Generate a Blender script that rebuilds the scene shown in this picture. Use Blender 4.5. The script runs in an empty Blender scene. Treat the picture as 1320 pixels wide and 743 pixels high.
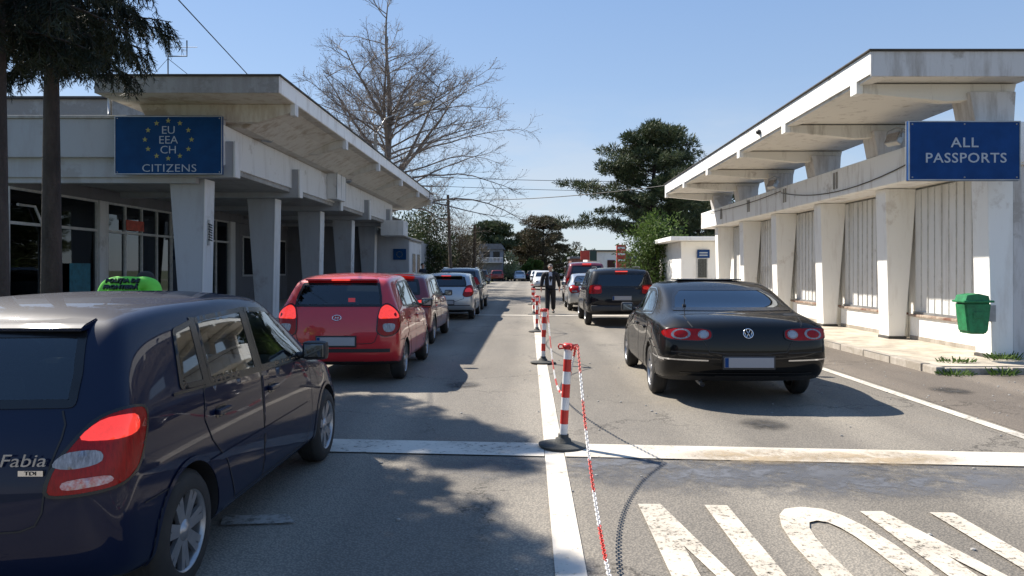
import bpy, bmesh, math, random
from mathutils import Vector, Matrix
from mathutils.bvhtree import BVHTree
from mathutils.geometry import delaunay_2d_cdt
R = math.radians
scene = bpy.context.scene
COL = scene.collection
random.seed(7)

# ------------------------------------------------------------ camera
cam_d = bpy.data.cameras.new('camera'); cam = bpy.data.objects.new('camera', cam_d); COL.objects.link(cam)
CAMH = 1.58
cam_d.sensor_width = 36.0
cam_d.lens = 36.0 * 960 / 1320
cam_d.clip_start = 0.05; cam_d.clip_end = 3000
cam.location = (0, 0, CAMH)
cam_d.shift_x = -22.0 / 1320; cam_d.shift_y = -23.5 / 1320     # level camera, picture cropped off centre
cam.rotation_euler = (R(90), 0, 0)
scene.camera = cam

# ------------------------------------------------------------ world + sun
SUNV = Vector((-0.758, 0.604, 1.0)).normalized()
elev = math.asin(SUNV.z)
az = math.atan2(SUNV.x, SUNV.y)
world = bpy.data.worlds.new('World'); scene.world = world; world.use_nodes = True
nt = world.node_tree; nt.nodes.clear()
sky = nt.nodes.new('ShaderNodeTexSky'); sky.sky_type = 'NISHITA'; sky.sun_disc = False
sky.sun_elevation = elev; sky.sun_rotation = az
sky.air_density = 1.0; sky.dust_density = 0.25; sky.ozone_density = 2.6; sky.altitude = 20
bg = nt.nodes.new('ShaderNodeBackground'); bg.inputs[1].default_value = 0.074
out = nt.nodes.new('ShaderNodeOutputWorld')
# thin fair-weather cloud near the horizon, laid out by direction in the sky
tc = nt.nodes.new('ShaderNodeTexCoord'); mp = nt.nodes.new('ShaderNodeMapping'); mp.inputs['Scale'].default_value = (2.6, 2.6, 10.0)
nz = nt.nodes.new('ShaderNodeTexNoise'); nz.inputs['Scale'].default_value = 1.7; nz.inputs['Detail'].default_value = 7; nz.inputs['Roughness'].default_value = 0.55
rp = nt.nodes.new('ShaderNodeValToRGB'); rp.color_ramp.elements[0].position = 0.40; rp.color_ramp.elements[1].position = 0.66
sx = nt.nodes.new('ShaderNodeSeparateXYZ')
fr = nt.nodes.new('ShaderNodeMapRange'); fr.inputs[1].default_value = 0.02; fr.inputs[2].default_value = 0.24; fr.inputs[3].default_value = 0.9; fr.inputs[4].default_value = 0.0
mu = nt.nodes.new('ShaderNodeMath'); mu.operation = 'MULTIPLY'
mx = nt.nodes.new('ShaderNodeMix'); mx.data_type = 'RGBA'
L = nt.links.new
L(tc.outputs['Generated'], mp.inputs['Vector']); L(mp.outputs[0], nz.inputs['Vector']); L(nz.outputs['Fac'], rp.inputs[0])
L(tc.outputs['Generated'], sx.inputs[0]); L(sx.outputs[2], fr.inputs[0]); L(rp.outputs[0], mu.inputs[0]); L(fr.outputs[0], mu.inputs[1])
L(mu.outputs[0], mx.inputs[0]); L(sky.outputs[0], mx.inputs[6]); mx.inputs[7].default_value = (5.2, 5.5, 5.9, 1)
hz = nt.nodes.new('ShaderNodeValToRGB'); hz.color_ramp.elements[0].position = 0.0; hz.color_ramp.elements[0].color = (3.9, 4.8, 6.0, 1); hz.color_ramp.elements[1].position = 0.5; hz.color_ramp.elements[1].color = (1.5, 2.95, 5.9, 1)
mh = nt.nodes.new('ShaderNodeMix'); mh.data_type = 'RGBA'; mh.inputs[0].default_value = 0.6
L(sx.outputs[2], hz.inputs[0]); L(sky.outputs[0], mh.inputs[6]); L(hz.outputs[0], mh.inputs[7]); L(mh.outputs[2], mx.inputs[6])
L(mx.outputs[2], bg.inputs[0]); L(bg.outputs[0], out.inputs[0])
sun_d = bpy.data.lights.new('sun', 'SUN'); sun_d.energy = 5.0; sun_d.angle = R(0.5); sun_d.color = (1.0, 0.93, 0.82)
sun = bpy.data.objects.new('sun', sun_d); COL.objects.link(sun)
sun.rotation_euler = SUNV.to_track_quat('Z', 'Y').to_euler(); sun.location = (-30, 30, 40)
scene.view_settings.view_transform = 'Standard'; scene.view_settings.look = 'None'
scene.view_settings.exposure = 0.92; scene.view_settings.gamma = 1.0; scene.view_settings.use_curve_mapping = False
scene.render.engine = 'CYCLES'
scene.cycles.max_bounces = 8; scene.cycles.transparent_max_bounces = 12

# ------------------------------------------------------------ materials
MATS = {}
def newmat(name):
    m = bpy.data.materials.new(name); m.use_nodes = True
    return m, m.node_tree, m.node_tree.nodes['Principled BSDF']
def mat(name, col, rough=0.6, metal=0.0, var=0.0, vscale=3.0, bump=0.0, bscale=40.0, coat=0.0, emit=None, estr=0.0, col2=None, ramp=(0.35, 0.65), stretch=None, spec=None):
    if name in MATS: return MATS[name]
    m, t, b = newmat(name)
    b.inputs['Base Color'].default_value = (*col, 1); b.inputs['Roughness'].default_value = rough; b.inputs['Metallic'].default_value = metal
    if coat: b.inputs['Coat Weight'].default_value = coat; b.inputs['Coat Roughness'].default_value = 0.04
    if spec is not None: b.inputs['Specular IOR Level'].default_value = spec
    if emit: b.inputs['Emission Color'].default_value = (*emit, 1); b.inputs['Emission Strength'].default_value = estr
    co = t.nodes.new('ShaderNodeTexCoord'); src = co.outputs['Object']
    if stretch:
        mpp = t.nodes.new('ShaderNodeMapping'); mpp.inputs['Scale'].default_value = stretch; t.links.new(src, mpp.inputs[0]); src = mpp.outputs[0]
    if var or col2:
        n = t.nodes.new('ShaderNodeTexNoise'); n.inputs['Scale'].default_value = vscale; n.inputs['Detail'].default_value = 6; n.inputs['Roughness'].default_value = 0.65
        t.links.new(src, n.inputs['Vector'])
        r = t.nodes.new('ShaderNodeValToRGB'); r.color_ramp.elements[0].position = ramp[0]; r.color_ramp.elements[1].position = ramp[1]
        c2 = col2 if col2 else tuple(min(1, c * (1 + var)) for c in col)
        c1 = col if col2 else tuple(c * (1 - var) for c in col)
        r.color_ramp.elements[0].color = (*c1, 1); r.color_ramp.elements[1].color = (*c2, 1)
        t.links.new(n.outputs['Fac'], r.inputs[0]); t.links.new(r.outputs[0], b.inputs['Base Color'])
    if bump:
        n2 = t.nodes.new('ShaderNodeTexNoise'); n2.inputs['Scale'].default_value = bscale; n2.inputs['Detail'].default_value = 4
        t.links.new(co.outputs['Object'], n2.inputs['Vector'])
        bp = t.nodes.new('ShaderNodeBump'); bp.inputs['Strength'].default_value = bump; bp.inputs['Distance'].default_value = 0.02
        t.links.new(n2.outputs['Fac'], bp.inputs['Height']); t.links.new(bp.outputs[0], b.inputs['Normal'])
    MATS[name] = m
    return m
def paint(name, col, metal=0.35, rough=0.32, spec=.5, coat=1.0, dust=.06):
    """car paint: clear coat over colour, a dusty film that breaks up the shine, dark lining on the inner side"""
    if name in MATS: return MATS[name]
    m, t, b = newmat(name)
    b.inputs['Metallic'].default_value = metal; b.inputs['Coat Weight'].default_value = coat; b.inputs['Coat Roughness'].default_value = 0.03; b.inputs['Specular IOR Level'].default_value = spec
    co = t.nodes.new('ShaderNodeTexCoord')
    n = t.nodes.new('ShaderNodeTexNoise'); n.inputs['Scale'].default_value = 2.2; n.inputs['Detail'].default_value = 8; n.inputs['Roughness'].default_value = 0.7
    t.links.new(co.outputs['Object'], n.inputs['Vector'])
    sx = t.nodes.new('ShaderNodeSeparateXYZ'); t.links.new(co.outputs['Object'], sx.inputs[0])
    lo = t.nodes.new('ShaderNodeMapRange'); lo.inputs[1].default_value = 0.75; lo.inputs[2].default_value = 0.15; lo.inputs[3].default_value = 0.0; lo.inputs[4].default_value = dust
    t.links.new(sx.outputs[2], lo.inputs[0])
    ml = t.nodes.new('ShaderNodeMath'); ml.operation = 'MULTIPLY'; t.links.new(lo.outputs[0], ml.inputs[0]); t.links.new(n.outputs['Fac'], ml.inputs[1])
    mxx = t.nodes.new('ShaderNodeMix'); mxx.data_type = 'RGBA'; mxx.inputs[6].default_value = (*col, 1); mxx.inputs[7].default_value = (0.16, 0.145, 0.125, 1)
    t.links.new(ml.outputs[0], mxx.inputs[0]); t.links.new(mxx.outputs[2], b.inputs['Base Color'])
    rr = t.nodes.new('ShaderNodeMapRange'); rr.inputs[3].default_value = rough - 0.06; rr.inputs[4].default_value = rough + 0.12
    t.links.new(n.outputs['Fac'], rr.inputs[0]); t.links.new(rr.outputs[0], b.inputs['Roughness'])
    cr = t.nodes.new('ShaderNodeMapRange'); cr.inputs[1].default_value = 0.35; cr.inputs[2].default_value = 0.75; cr.inputs[3].default_value = 0.01; cr.inputs[4].default_value = 0.05
    t.links.new(n.outputs['Fac'], cr.inputs[0]); t.links.new(cr.outputs[0], b.inputs['Coat Roughness'])
    g = t.nodes.new('ShaderNodeNewGeometry'); d = t.nodes.new('ShaderNodeBsdfDiffuse'); d.inputs[0].default_value = (0.02, 0.02, 0.022, 1)
    ms = t.nodes.new('ShaderNodeMixShader'); o = t.nodes['Material Output']
    t.links.new(g.outputs['Backfacing'], ms.inputs[0]); t.links.new(b.outputs[0], ms.inputs[1]); t.links.new(d.outputs[0], ms.inputs[2]); t.links.new(ms.outputs[0], o.inputs[0])
    MATS[name] = m
    return m
def glass(name, tint, ior=1.5, extra=0.0):
    if name in MATS: return MATS[name]
    m = bpy.data.materials.new(name); m.use_nodes = True; t = m.node_tree; t.nodes.clear()
    tr = t.nodes.new('ShaderNodeBsdfTransparent'); tr.inputs[0].default_value = (*tint, 1)
    gl = t.nodes.new('ShaderNodeBsdfGlossy'); gl.inputs['Roughness'].default_value = 0.02; gl.inputs[0].default_value = (0.9, 0.95, 1, 1)
    fr = t.nodes.new('ShaderNodeFresnel'); fr.inputs[0].default_value = ior
    ad = t.nodes.new('ShaderNodeMath'); ad.operation = 'MULTIPLY_ADD'; ad.inputs[1].default_value = 1.4; ad.inputs[2].default_value = extra
    ms = t.nodes.new('ShaderNodeMixShader'); o = t.nodes.new('ShaderNodeOutputMaterial')
    t.links.new(fr.outputs[0], ad.inputs[0]); t.links.new(ad.outputs[0], ms.inputs[0]); t.links.new(tr.outputs[0], ms.inputs[1]); t.links.new(gl.outputs[0], ms.inputs[2]); t.links.new(ms.outputs[0], o.inputs[0])
    MATS[name] = m
    return m

def asphalt_mat(name, base, dark, brown=(0.2, 0.17, 0.13)):
    m, t, b = newmat(name)
    co = t.nodes.new('ShaderNodeTexCoord')
    def noise(s, d=5, r=0.6, st=None):
        n = t.nodes.new('ShaderNodeTexNoise'); n.inputs['Scale'].default_value = s; n.inputs['Detail'].default_value = d; n.inputs['Roughness'].default_value = r
        if st:
            q = t.nodes.new('ShaderNodeMapping'); q.inputs['Scale'].default_value = st; t.links.new(co.outputs['Object'], q.inputs[0]); t.links.new(q.outputs[0], n.inputs['Vector'])
        else: t.links.new(co.outputs['Object'], n.inputs['Vector'])
        return n
    def ramp(src, a, bb, ca, cb):
        r = t.nodes.new('ShaderNodeValToRGB'); r.color_ramp.elements[0].position = a; r.color_ramp.elements[1].position = bb
        r.color_ramp.elements[0].color = (*ca, 1); r.color_ramp.elements[1].color = (*cb, 1); t.links.new(src, r.inputs[0]); return r
    def mixc(f, a, bb, mode='MIX'):
        x = t.nodes.new('ShaderNodeMix'); x.data_type = 'RGBA'; x.blend_type = mode
        if isinstance(f, float): x.inputs[0].default_value = f
        else: t.links.new(f, x.inputs[0])
        for k, v in ((6, a), (7, bb)):
            if isinstance(v, tuple): x.inputs[k].default_value = (*v, 1)
            else: t.links.new(v, x.inputs[k])
        return x.outputs[2]
    big = noise(0.55, 6, 0.6, (1.0, 0.35, 1.0)); c0 = ramp(big.outputs['Fac'], 0.3, 0.72, dark, base)
    vor = t.nodes.new('ShaderNodeTexVoronoi'); vor.inputs['Scale'].default_value = 70; t.links.new(co.outputs['Object'], vor.inputs['Vector'])
    g = ramp(vor.outputs['Distance'], 0.0, 0.65, (1.7, 1.66, 1.6), (0.75, 0.75, 0.75))
    c1 = mixc(0.75, c0.outputs[0], g.outputs[0], 'MULTIPLY')
    fine = noise(260, 2, 0.5); f1 = ramp(fine.outputs['Fac'], 0.35, 0.7, (0.8, 0.8, 0.8), (1.4, 1.38, 1.35)); c2 = mixc(0.8, c1, f1.outputs[0], 'MULTIPLY')
    st = noise(1.6, 9, 0.75); s1 = ramp(st.outputs['Fac'], 0.58, 0.72, (0, 0, 0), (1, 1, 1)); c3 = mixc(s1.outputs[0], c2, mixc(0.55, c2, brown))
    tx_ = t.nodes.new('ShaderNodeSeparateXYZ'); t.links.new(co.outputs['Object'], tx_.inputs[0])
    sn = t.nodes.new('ShaderNodeMath'); sn.operation = 'MULTIPLY_ADD'; sn.inputs[1].default_value = 3.9; sn.inputs[2].default_value = 1.2; t.links.new(tx_.outputs[0], sn.inputs[0])
    sn2 = t.nodes.new('ShaderNodeMath'); sn2.operation = 'SINE'; t.links.new(sn.outputs[0], sn2.inputs[0])
    tk = ramp(sn2.outputs[0], 0.0, 1.0, (0.84, 0.84, 0.845), (1.10, 1.10, 1.09)); c3 = mixc(1.0, c3, tk.outputs[0], 'MULTIPLY')
    # cracks
    cv = t.nodes.new('ShaderNodeTexVoronoi'); cv.feature = 'DISTANCE_TO_EDGE'; cv.inputs['Scale'].default_value = 0.42
    wob = noise(2.5, 6, 0.7); av = t.nodes.new('ShaderNodeVectorMath'); av.operation = 'MULTIPLY_ADD'; av.inputs[1].default_value = (0.9, 0.9, 0.9)
    t.links.new(wob.outputs['Color'], av.inputs[0]); t.links.new(co.outputs['Object'], av.inputs[2]); t.links.new(av.outputs[0], cv.inputs['Vector'])
    cr = ramp(cv.outputs['Distance'], 0.0, 0.009, (0.35, 0.35, 0.35), (1, 1, 1)); msk = noise(0.35, 2); mk = ramp(msk.outputs['Fac'], 0.46, 0.56, (0, 0, 0), (1, 1, 1))
    c4 = mixc(mk.outputs[0], c3, mixc(1.0, c3, cr.outputs[0], 'MULTIPLY'))
    t.links.new(c4, b.inputs['Base Color']); b.inputs['Roughness'].default_value = 0.82; b.inputs['Specular IOR Level'].default_value = 0.35
    bp = t.nodes.new('ShaderNodeBump'); bp.inputs['Strength'].default_value = 0.55; bp.inputs['Distance'].default_value = 0.006
    t.links.new(vor.outputs['Distance'], bp.inputs['Height']); bp.invert = True; t.links.new(bp.outputs[0], b.inputs['Normal'])
    MATS[name] = m; return m

def worn_paint(name, col, wear=0.45, scale=26, soft=0.12, big=1.5, bigw=0.25, under=None, radial=None):
    """road paint with patches worn off: transparent where worn"""
    m, t, b = newmat(name)
    co = t.nodes.new('ShaderNodeTexCoord')
    n = t.nodes.new('ShaderNodeTexNoise'); n.inputs['Scale'].default_value = scale; n.inputs['Detail'].default_value = 8; n.inputs['Roughness'].default_value = 0.75
    n2 = t.nodes.new('ShaderNodeTexNoise'); n2.inputs['Scale'].default_value = big; n2.inputs['Detail'].default_value = 4
    t.links.new(co.outputs['Object'], n.inputs['Vector']); t.links.new(co.outputs['Object'], n2.inputs['Vector'])
    a = t.nodes.new('ShaderNodeMath'); a.operation = 'MULTIPLY_ADD'; a.inputs[1].default_value = bigw; t.links.new(n2.outputs['Fac'], a.inputs[0]); t.links.new(n.outputs['Fac'], a.inputs[2])
    r = t.nodes.new('ShaderNodeMapRange'); r.inputs[1].default_value = wear + bigw * 0.5 - soft; r.inputs[2].default_value = wear + bigw * 0.5 + soft * 0.2
    t.links.new(a.outputs[0], r.inputs[0])
    if radial:
        q = t.nodes.new('ShaderNodeMapping'); q.inputs['Scale'].default_value = (1 / radial[0], 1 / radial[1], 1); t.links.new(co.outputs['Object'], q.inputs[0])
        ln = t.nodes.new('ShaderNodeVectorMath'); ln.operation = 'LENGTH'; t.links.new(q.outputs[0], ln.inputs[0])
        fd = t.nodes.new('ShaderNodeMapRange'); fd.inputs[1].default_value = 1.0; fd.inputs[2].default_value = 0.35; t.links.new(ln.outputs['Value'], fd.inputs[0])
        m2 = t.nodes.new('ShaderNodeMath'); m2.operation = 'MULTIPLY'; t.links.new(r.outputs[0], m2.inputs[0]); t.links.new(fd.outputs[0], m2.inputs[1]); t.links.new(m2.outputs[0], b.inputs['Alpha'])
    else: t.links.new(r.outputs[0], b.inputs['Alpha'])
    rr = t.nodes.new('ShaderNodeValToRGB'); rr.color_ramp.elements[0].color = (*[c * 0.72 for c in col], 1); rr.color_ramp.elements[1].color = (*col, 1)
    rr.color_ramp.elements[0].position = 0.35; rr.color_ramp.elements[1].position = 0.6
    t.links.new(n2.outputs['Fac'], rr.inputs[0]); t.links.new(rr.outputs[0], b.inputs['Base Color']); b.inputs['Roughness'].default_value = 0.75
    MATS[name] = m; return m

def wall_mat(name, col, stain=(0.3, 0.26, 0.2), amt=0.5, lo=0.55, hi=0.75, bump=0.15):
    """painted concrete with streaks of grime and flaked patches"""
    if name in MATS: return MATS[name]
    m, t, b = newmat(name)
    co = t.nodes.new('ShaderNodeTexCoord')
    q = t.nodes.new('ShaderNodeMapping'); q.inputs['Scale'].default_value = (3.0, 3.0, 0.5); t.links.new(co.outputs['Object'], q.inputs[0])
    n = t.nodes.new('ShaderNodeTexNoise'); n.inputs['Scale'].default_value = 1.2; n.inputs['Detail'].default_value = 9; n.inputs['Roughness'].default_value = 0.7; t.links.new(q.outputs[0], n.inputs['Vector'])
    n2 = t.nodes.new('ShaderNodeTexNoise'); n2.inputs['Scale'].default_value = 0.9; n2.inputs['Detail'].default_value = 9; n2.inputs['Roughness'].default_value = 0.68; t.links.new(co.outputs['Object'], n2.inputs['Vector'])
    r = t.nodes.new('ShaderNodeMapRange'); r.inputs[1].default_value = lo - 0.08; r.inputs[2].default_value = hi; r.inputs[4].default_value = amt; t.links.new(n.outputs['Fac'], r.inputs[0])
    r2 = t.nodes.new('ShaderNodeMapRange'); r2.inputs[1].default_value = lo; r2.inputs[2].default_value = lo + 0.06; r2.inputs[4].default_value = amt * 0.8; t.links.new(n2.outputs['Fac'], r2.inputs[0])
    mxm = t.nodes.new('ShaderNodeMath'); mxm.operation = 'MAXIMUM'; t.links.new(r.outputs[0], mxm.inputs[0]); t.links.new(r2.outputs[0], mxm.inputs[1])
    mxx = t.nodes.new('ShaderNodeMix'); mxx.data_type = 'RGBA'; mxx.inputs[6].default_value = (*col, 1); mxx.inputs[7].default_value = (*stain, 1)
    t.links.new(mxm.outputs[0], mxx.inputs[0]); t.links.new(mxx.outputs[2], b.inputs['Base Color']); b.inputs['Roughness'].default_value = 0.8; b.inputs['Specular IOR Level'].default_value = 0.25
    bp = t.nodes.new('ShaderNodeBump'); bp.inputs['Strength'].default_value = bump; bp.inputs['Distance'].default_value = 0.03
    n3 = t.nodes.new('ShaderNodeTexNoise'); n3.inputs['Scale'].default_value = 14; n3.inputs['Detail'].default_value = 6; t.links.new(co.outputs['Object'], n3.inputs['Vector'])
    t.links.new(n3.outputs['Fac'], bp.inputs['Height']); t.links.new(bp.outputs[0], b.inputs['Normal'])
    MATS[name] = m; return m
def leaf_mat(name, c1, c2, trans=0.25, rough=0.6):
    m = bpy.data.materials.new(name); m.use_nodes = True; t = m.node_tree; b = t.nodes['Principled BSDF']
    co = t.nodes.new('ShaderNodeTexCoord'); n = t.nodes.new('ShaderNodeTexNoise'); n.inputs['Scale'].default_value = 1.6; n.inputs['Detail'].default_value = 5
    t.links.new(co.outputs['Object'], n.inputs['Vector'])
    r = t.nodes.new('ShaderNodeValToRGB'); r.color_ramp.elements[0].position = 0.35; r.color_ramp.elements[1].position = 0.65
    r.color_ramp.elements[0].color = (*c1, 1); r.color_ramp.elements[1].color = (*c2, 1); t.links.new(n.outputs['Fac'], r.inputs[0])
    t.links.new(r.outputs[0], b.inputs['Base Color']); b.inputs['Roughness'].default_value = rough; b.inputs['Specular IOR Level'].default_value = 0.3
    tl = t.nodes.new('ShaderNodeBsdfTranslucent'); t.links.new(r.outputs[0], tl.inputs[0])
    ms = t.nodes.new('ShaderNodeMixShader'); ms.inputs[0].default_value = trans
    t.links.new(b.outputs[0], ms.inputs[1]); t.links.new(tl.outputs[0], ms.inputs[2]); t.links.new(ms.outputs[0], t.nodes['Material Output'].inputs[0])
    MATS[name] = m; return m

M_WHITE = wall_mat('whitewashed_concrete', (0.85, 0.835, 0.79), (0.42, 0.34, 0.26), 0.45, 0.60, 0.80)
M_WHITE2 = wall_mat('flaking_white_paint', (0.85, 0.84, 0.81), (0.32, 0.25, 0.19), 0.7, 0.60, 0.74)
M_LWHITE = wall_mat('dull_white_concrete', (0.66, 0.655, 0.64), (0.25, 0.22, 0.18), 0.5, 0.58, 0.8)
M_INNER = wall_mat('porch_shade_render', (0.19, 0.19, 0.20), (0.12, 0.11, 0.10), 0.5, 0.56, 0.8)  # porch interior's shade is worked into this dark wall colour
M_ENDW = wall_mat('peeling_shaded_wall_paint', (0.60, 0.58, 0.56), (0.30, 0.26, 0.22), 0.8, 0.55, 0.68)  # peeling paint, with the shade of the end wall mixed into its colour
M_GREYW = wall_mat('shade_grey_concrete', (0.36, 0.37, 0.39), (0.22, 0.2, 0.18), 0.5, 0.56, 0.8)  # shade of the camera-facing sides is put into this grey
M_SOFFIT = wall_mat('stained_soffit', (0.60, 0.57, 0.51), (0.30, 0.21, 0.13), 0.7, 0.57, 0.72)
M_SOFFIT_R = wall_mat('cream_soffit', (0.74, 0.71, 0.65), (0.2, 0.15, 0.11), 0.7, 0.62, 0.76)
M_CONC = wall_mat('bare_concrete', (0.36, 0.35, 0.33), (0.18, 0.16, 0.14), 0.6, 0.5, 0.75, 0.3)
M_TAR = mat('roof_felt_edge', (0.07, 0.065, 0.06), 0.9, var=0.3)
M_FRAME = mat('white_window_frame', (0.5, 0.5, 0.48), 0.5, var=0.15, vscale=8)
M_BLIND = wall_mat('vertical_metal_slats', (0.68, 0.68, 0.66), (0.32, 0.28, 0.22), 0.5, 0.56, 0.78)
M_DARK = mat('dark_rubber', (0.018, 0.018, 0.019), 0.65, var=0.2)
M_BLACKGLOSS = mat('black_trim', (0.01, 0.01, 0.011), 0.25)
M_PLASTIC = mat('black_plastic', (0.022, 0.022, 0.024), 0.5, bump=0.1, bscale=200)
M_TYRE = mat('tyre_rubber', (0.022, 0.021, 0.02), 0.8, var=0.25, vscale=9)
M_ALLOY = mat('silver_wheel_paint', (0.36, 0.36, 0.37), 0.32, 0.7, var=0.12, vscale=12)
M_CHROME = mat('chrome', (0.75, 0.76, 0.78), 0.12, 1.0)
M_STEEL = mat('galvanised_steel', (0.35, 0.36, 0.37), 0.45, 0.7, var=0.2)
M_BLUE = mat('blue_sign_paint', (0.006, 0.045, 0.165), 0.6, var=0.15, vscale=2.5, spec=.15)
M_BLUE2 = mat('dark_blue_sign_paint', (0.004, 0.042, 0.13), 0.6, var=0.15, vscale=2.5, spec=.15)
M_LET = mat('pale_sign_lettering', (0.37, 0.41, 0.46), 0.5)
M_STAR = mat('yellow_star', (0.28, 0.27, 0.08), 0.5)
M_GLB = glass('building_window_glass', (0.4, 0.43, 0.42), 1.45, 0.0)
M_GL_CAR = glass('tinted_car_glass', (0.30, 0.34, 0.33), 1.5, 0.02)
M_GL_SIDE = glass('clear_car_glass', (0.62, 0.68, 0.65), 1.5, 0.02)
M_GL_DARK = glass('dark_privacy_glass', (0.06, 0.07, 0.075), 1.5, 0.02)
M_REDL = mat('red_lamp_lens', (0.27, 0.004, 0.004), 0.2, coat=0, spec=.3, var=.25, vscale=40, stretch=(3,3,.3))
M_REDLIT = mat('lit_brake_lamp', (0.6, 0.02, 0.015), 0.15, emit=(1.0, 0.05, 0.025), estr=.45, coat=1.0, var=.4, vscale=18)
M_REDDIM = mat('glowing_tail_lamp', (0.45, 0.010, 0.01), 0.15, emit=(1.0, 0.03, 0.015), estr=0.14, coat=1.0)
M_CLRL = mat('clear_lamp_lens', (0.24, 0.23, 0.24), 0.2, 0.3, coat=.3, var=.45, vscale=30, stretch=(3,3,.3))
M_INT = mat('dark_upholstery', (0.03, 0.03, 0.033), 0.9, var=0.3, vscale=14)
M_INTG = mat('grey_upholstery', (0.11, 0.11, 0.115), 0.9, var=0.25, vscale=14)
M_PLATE = mat('pale_number_plate', (0.30, 0.30, 0.32), 0.5)
M_BARK = mat('brown_bark', (0.042, 0.032, 0.027), 0.9, var=0.5, vscale=5, bump=0.8, bscale=25, stretch=(1, 1, 0.25))
M_TWIG = mat('grey_bare_twigs', (0.19, 0.155, 0.13), 0.9, var=0.35, vscale=2)
M_CABLE = mat('black_cable', (0.02, 0.02, 0.02), 0.6)

# ------------------------------------------------------------ mesh helpers
class MB:
    def __init__(s): s.bm = bmesh.new(); s.mats = []
    def mi(s, m):
        if m is None: return 0
        if m not in s.mats: s.mats.append(m)
        return s.mats.index(m)
    def box(s, lo, hi, m=None, bev=0.0, mtx=None):
        r = bmesh.ops.create_cube(s.bm, size=1.0); vs = r['verts']
        for v in vs: v.co = Vector(((v.co[i] + .5) * (hi[i] - lo[i]) + lo[i]) for i in range(3))
        fs = set(f for v in vs for f in v.link_faces)
        if bev:
            es = set(e for v in vs for e in v.link_edges)
            q = bmesh.ops.bevel(s.bm, geom=list(es), offset=bev, segments=2, affect='EDGES', profile=0.6); 
            fs = set(q['faces']) | set(f for f in fs if f.is_valid); vs = list(set(v for f in fs for v in f.verts))
        k = s.mi(m)
        for f in fs: f.material_index = k
        if mtx: bmesh.ops.transform(s.bm, matrix=mtx, verts=vs)
        return s
    def prism(s, pts, a, b, m=None, axis='y'):
        """polygon pts extruded between a and b along axis; pts are (x,z) for y, (y,z) for x, (x,y) for z"""
        def P(p, t):
            return {'y': (p[0], t, p[1]), 'x': (t, p[0], p[1]), 'z': (p[0], p[1], t)}[axis]
        A = [s.bm.verts.new(P(p, a)) for p in pts]; B = [s.bm.verts.new(P(p, b)) for p in pts]
        k = s.mi(m); fs = [s.bm.faces.new(A), s.bm.faces.new(B[::-1])]
        n = len(pts)
        for i in range(n): fs.append(s.bm.faces.new((A[i], B[i], B[(i + 1) % n], A[(i + 1) % n])))
        for f in fs: f.material_index = k
        bmesh.ops.recalc_face_normals(s.bm, faces=fs)
        return s
    def tube(s, path, rad, n=8, m=None, cap=True, smooth=True):
        path = [Vector(p) for p in path]; rr = rad if isinstance(rad, (list, tuple)) else [rad] * len(path)
        rings = []; up = Vector((0, 0, 1)); k = s.mi(m)
        for i, p in enumerate(path):
            t = (path[min(i + 1, len(path) - 1)] - path[max(i - 1, 0)])
            if t.length < 1e-9: t = Vector((0, 0, 1))
            t.normalize()
            u = t.cross(up)
            if u.length < 0.05: u = t.cross(Vector((1, 0, 0)))
            u.normalize(); v = t.cross(u)
            if rings and (u.dot(pu) < 0): u = -u; v = -v
            pu = u
            rings.append([s.bm.verts.new(p + (u * math.cos(2 * math.pi * j / n) + v * math.sin(2 * math.pi * j / n)) * rr[i]) for j in range(n)])
        for a, b in zip(rings, rings[1:]):
            for j in range(n):
                f = s.bm.faces.new((a[j], a[(j + 1) % n], b[(j + 1) % n], b[j])); f.material_index = k; f.smooth = smooth
        if cap and n > 2:
            for rg in (rings[0], rings[-1][::-1]):
                f = s.bm.faces.new(rg); f.material_index = k
        return s
    def lathe(s, prof, n=32, axis='z', c=(0, 0, 0), m=None, smooth=True):
        """profile of (radius, height)"""
        rings = []; k = s.mi(m); c = Vector(c)
        for r, h in prof:
            rg = []
            for j in range(n):
                a = 2 * math.pi * j / n; x, y = r * math.cos(a), r * math.sin(a)
                rg.append(s.bm.verts.new(c + Vector({'z': (x, y, h), 'x': (h, x, y), 'y': (x, h, y)}[axis])))
            rings.append(rg)
        fs = []
        for a, b in zip(rings, rings[1:]):
            for j in range(n):
                f = s.bm.faces.new((a[j], a[(j + 1) % n], b[(j + 1) % n], b[j])); f.material_index = k; f.smooth = smooth; fs.append(f)
        bmesh.ops.recalc_face_normals(s.bm, faces=fs)
        return s
    def sphere(s, c, r, m=None, seg=12, sc=(1, 1, 1)):
        q = bmesh.ops.create_uvsphere(s.bm, u_segments=seg, v_segments=max(6, seg // 2 + 2), radius=r)
        for v in q['verts']: v.co = Vector((v.co[i] * sc[i] + c[i] for i in range(3)))
        k = s.mi(m)
        for f in set(f for v in q['verts'] for f in v.link_faces): f.material_index = k; f.smooth = True
        return s
    def quad(s, pts, m=None):
        f = s.bm.faces.new([s.bm.verts.new(p) for p in pts]); f.material_index = s.mi(m); return s
    def build(s, name, m=None, parent=None, loc=None):
        me = bpy.data.meshes.new(name); 
        for f in s.bm.faces:
            pass
        s.bm.to_mesh(me); s.bm.free()
        mats = s.mats if s.mats else [m]
        for q in mats: me.materials.append(q if q else m)
        o = bpy.data.objects.new(name, me); COL.objects.link(o)
        if parent: o.parent = parent
        if loc: o.location = loc
        return o
def tag(o, label=None, cat=None, group=None, kind=None):
    if label: o['label'] = label
    if cat: o['category'] = cat
    if group: o['group'] = group
    if kind: o['kind'] = kind
    return o
def thing(name, label, cat, loc=(0, 0, 0), rz=0, group=None):
    o = bpy.data.objects.new(name, None); COL.objects.link(o); o.location = loc; o.rotation_euler = (0, 0, rz); o.empty_display_size = 0.2
    return tag(o, label, cat, group)
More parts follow.
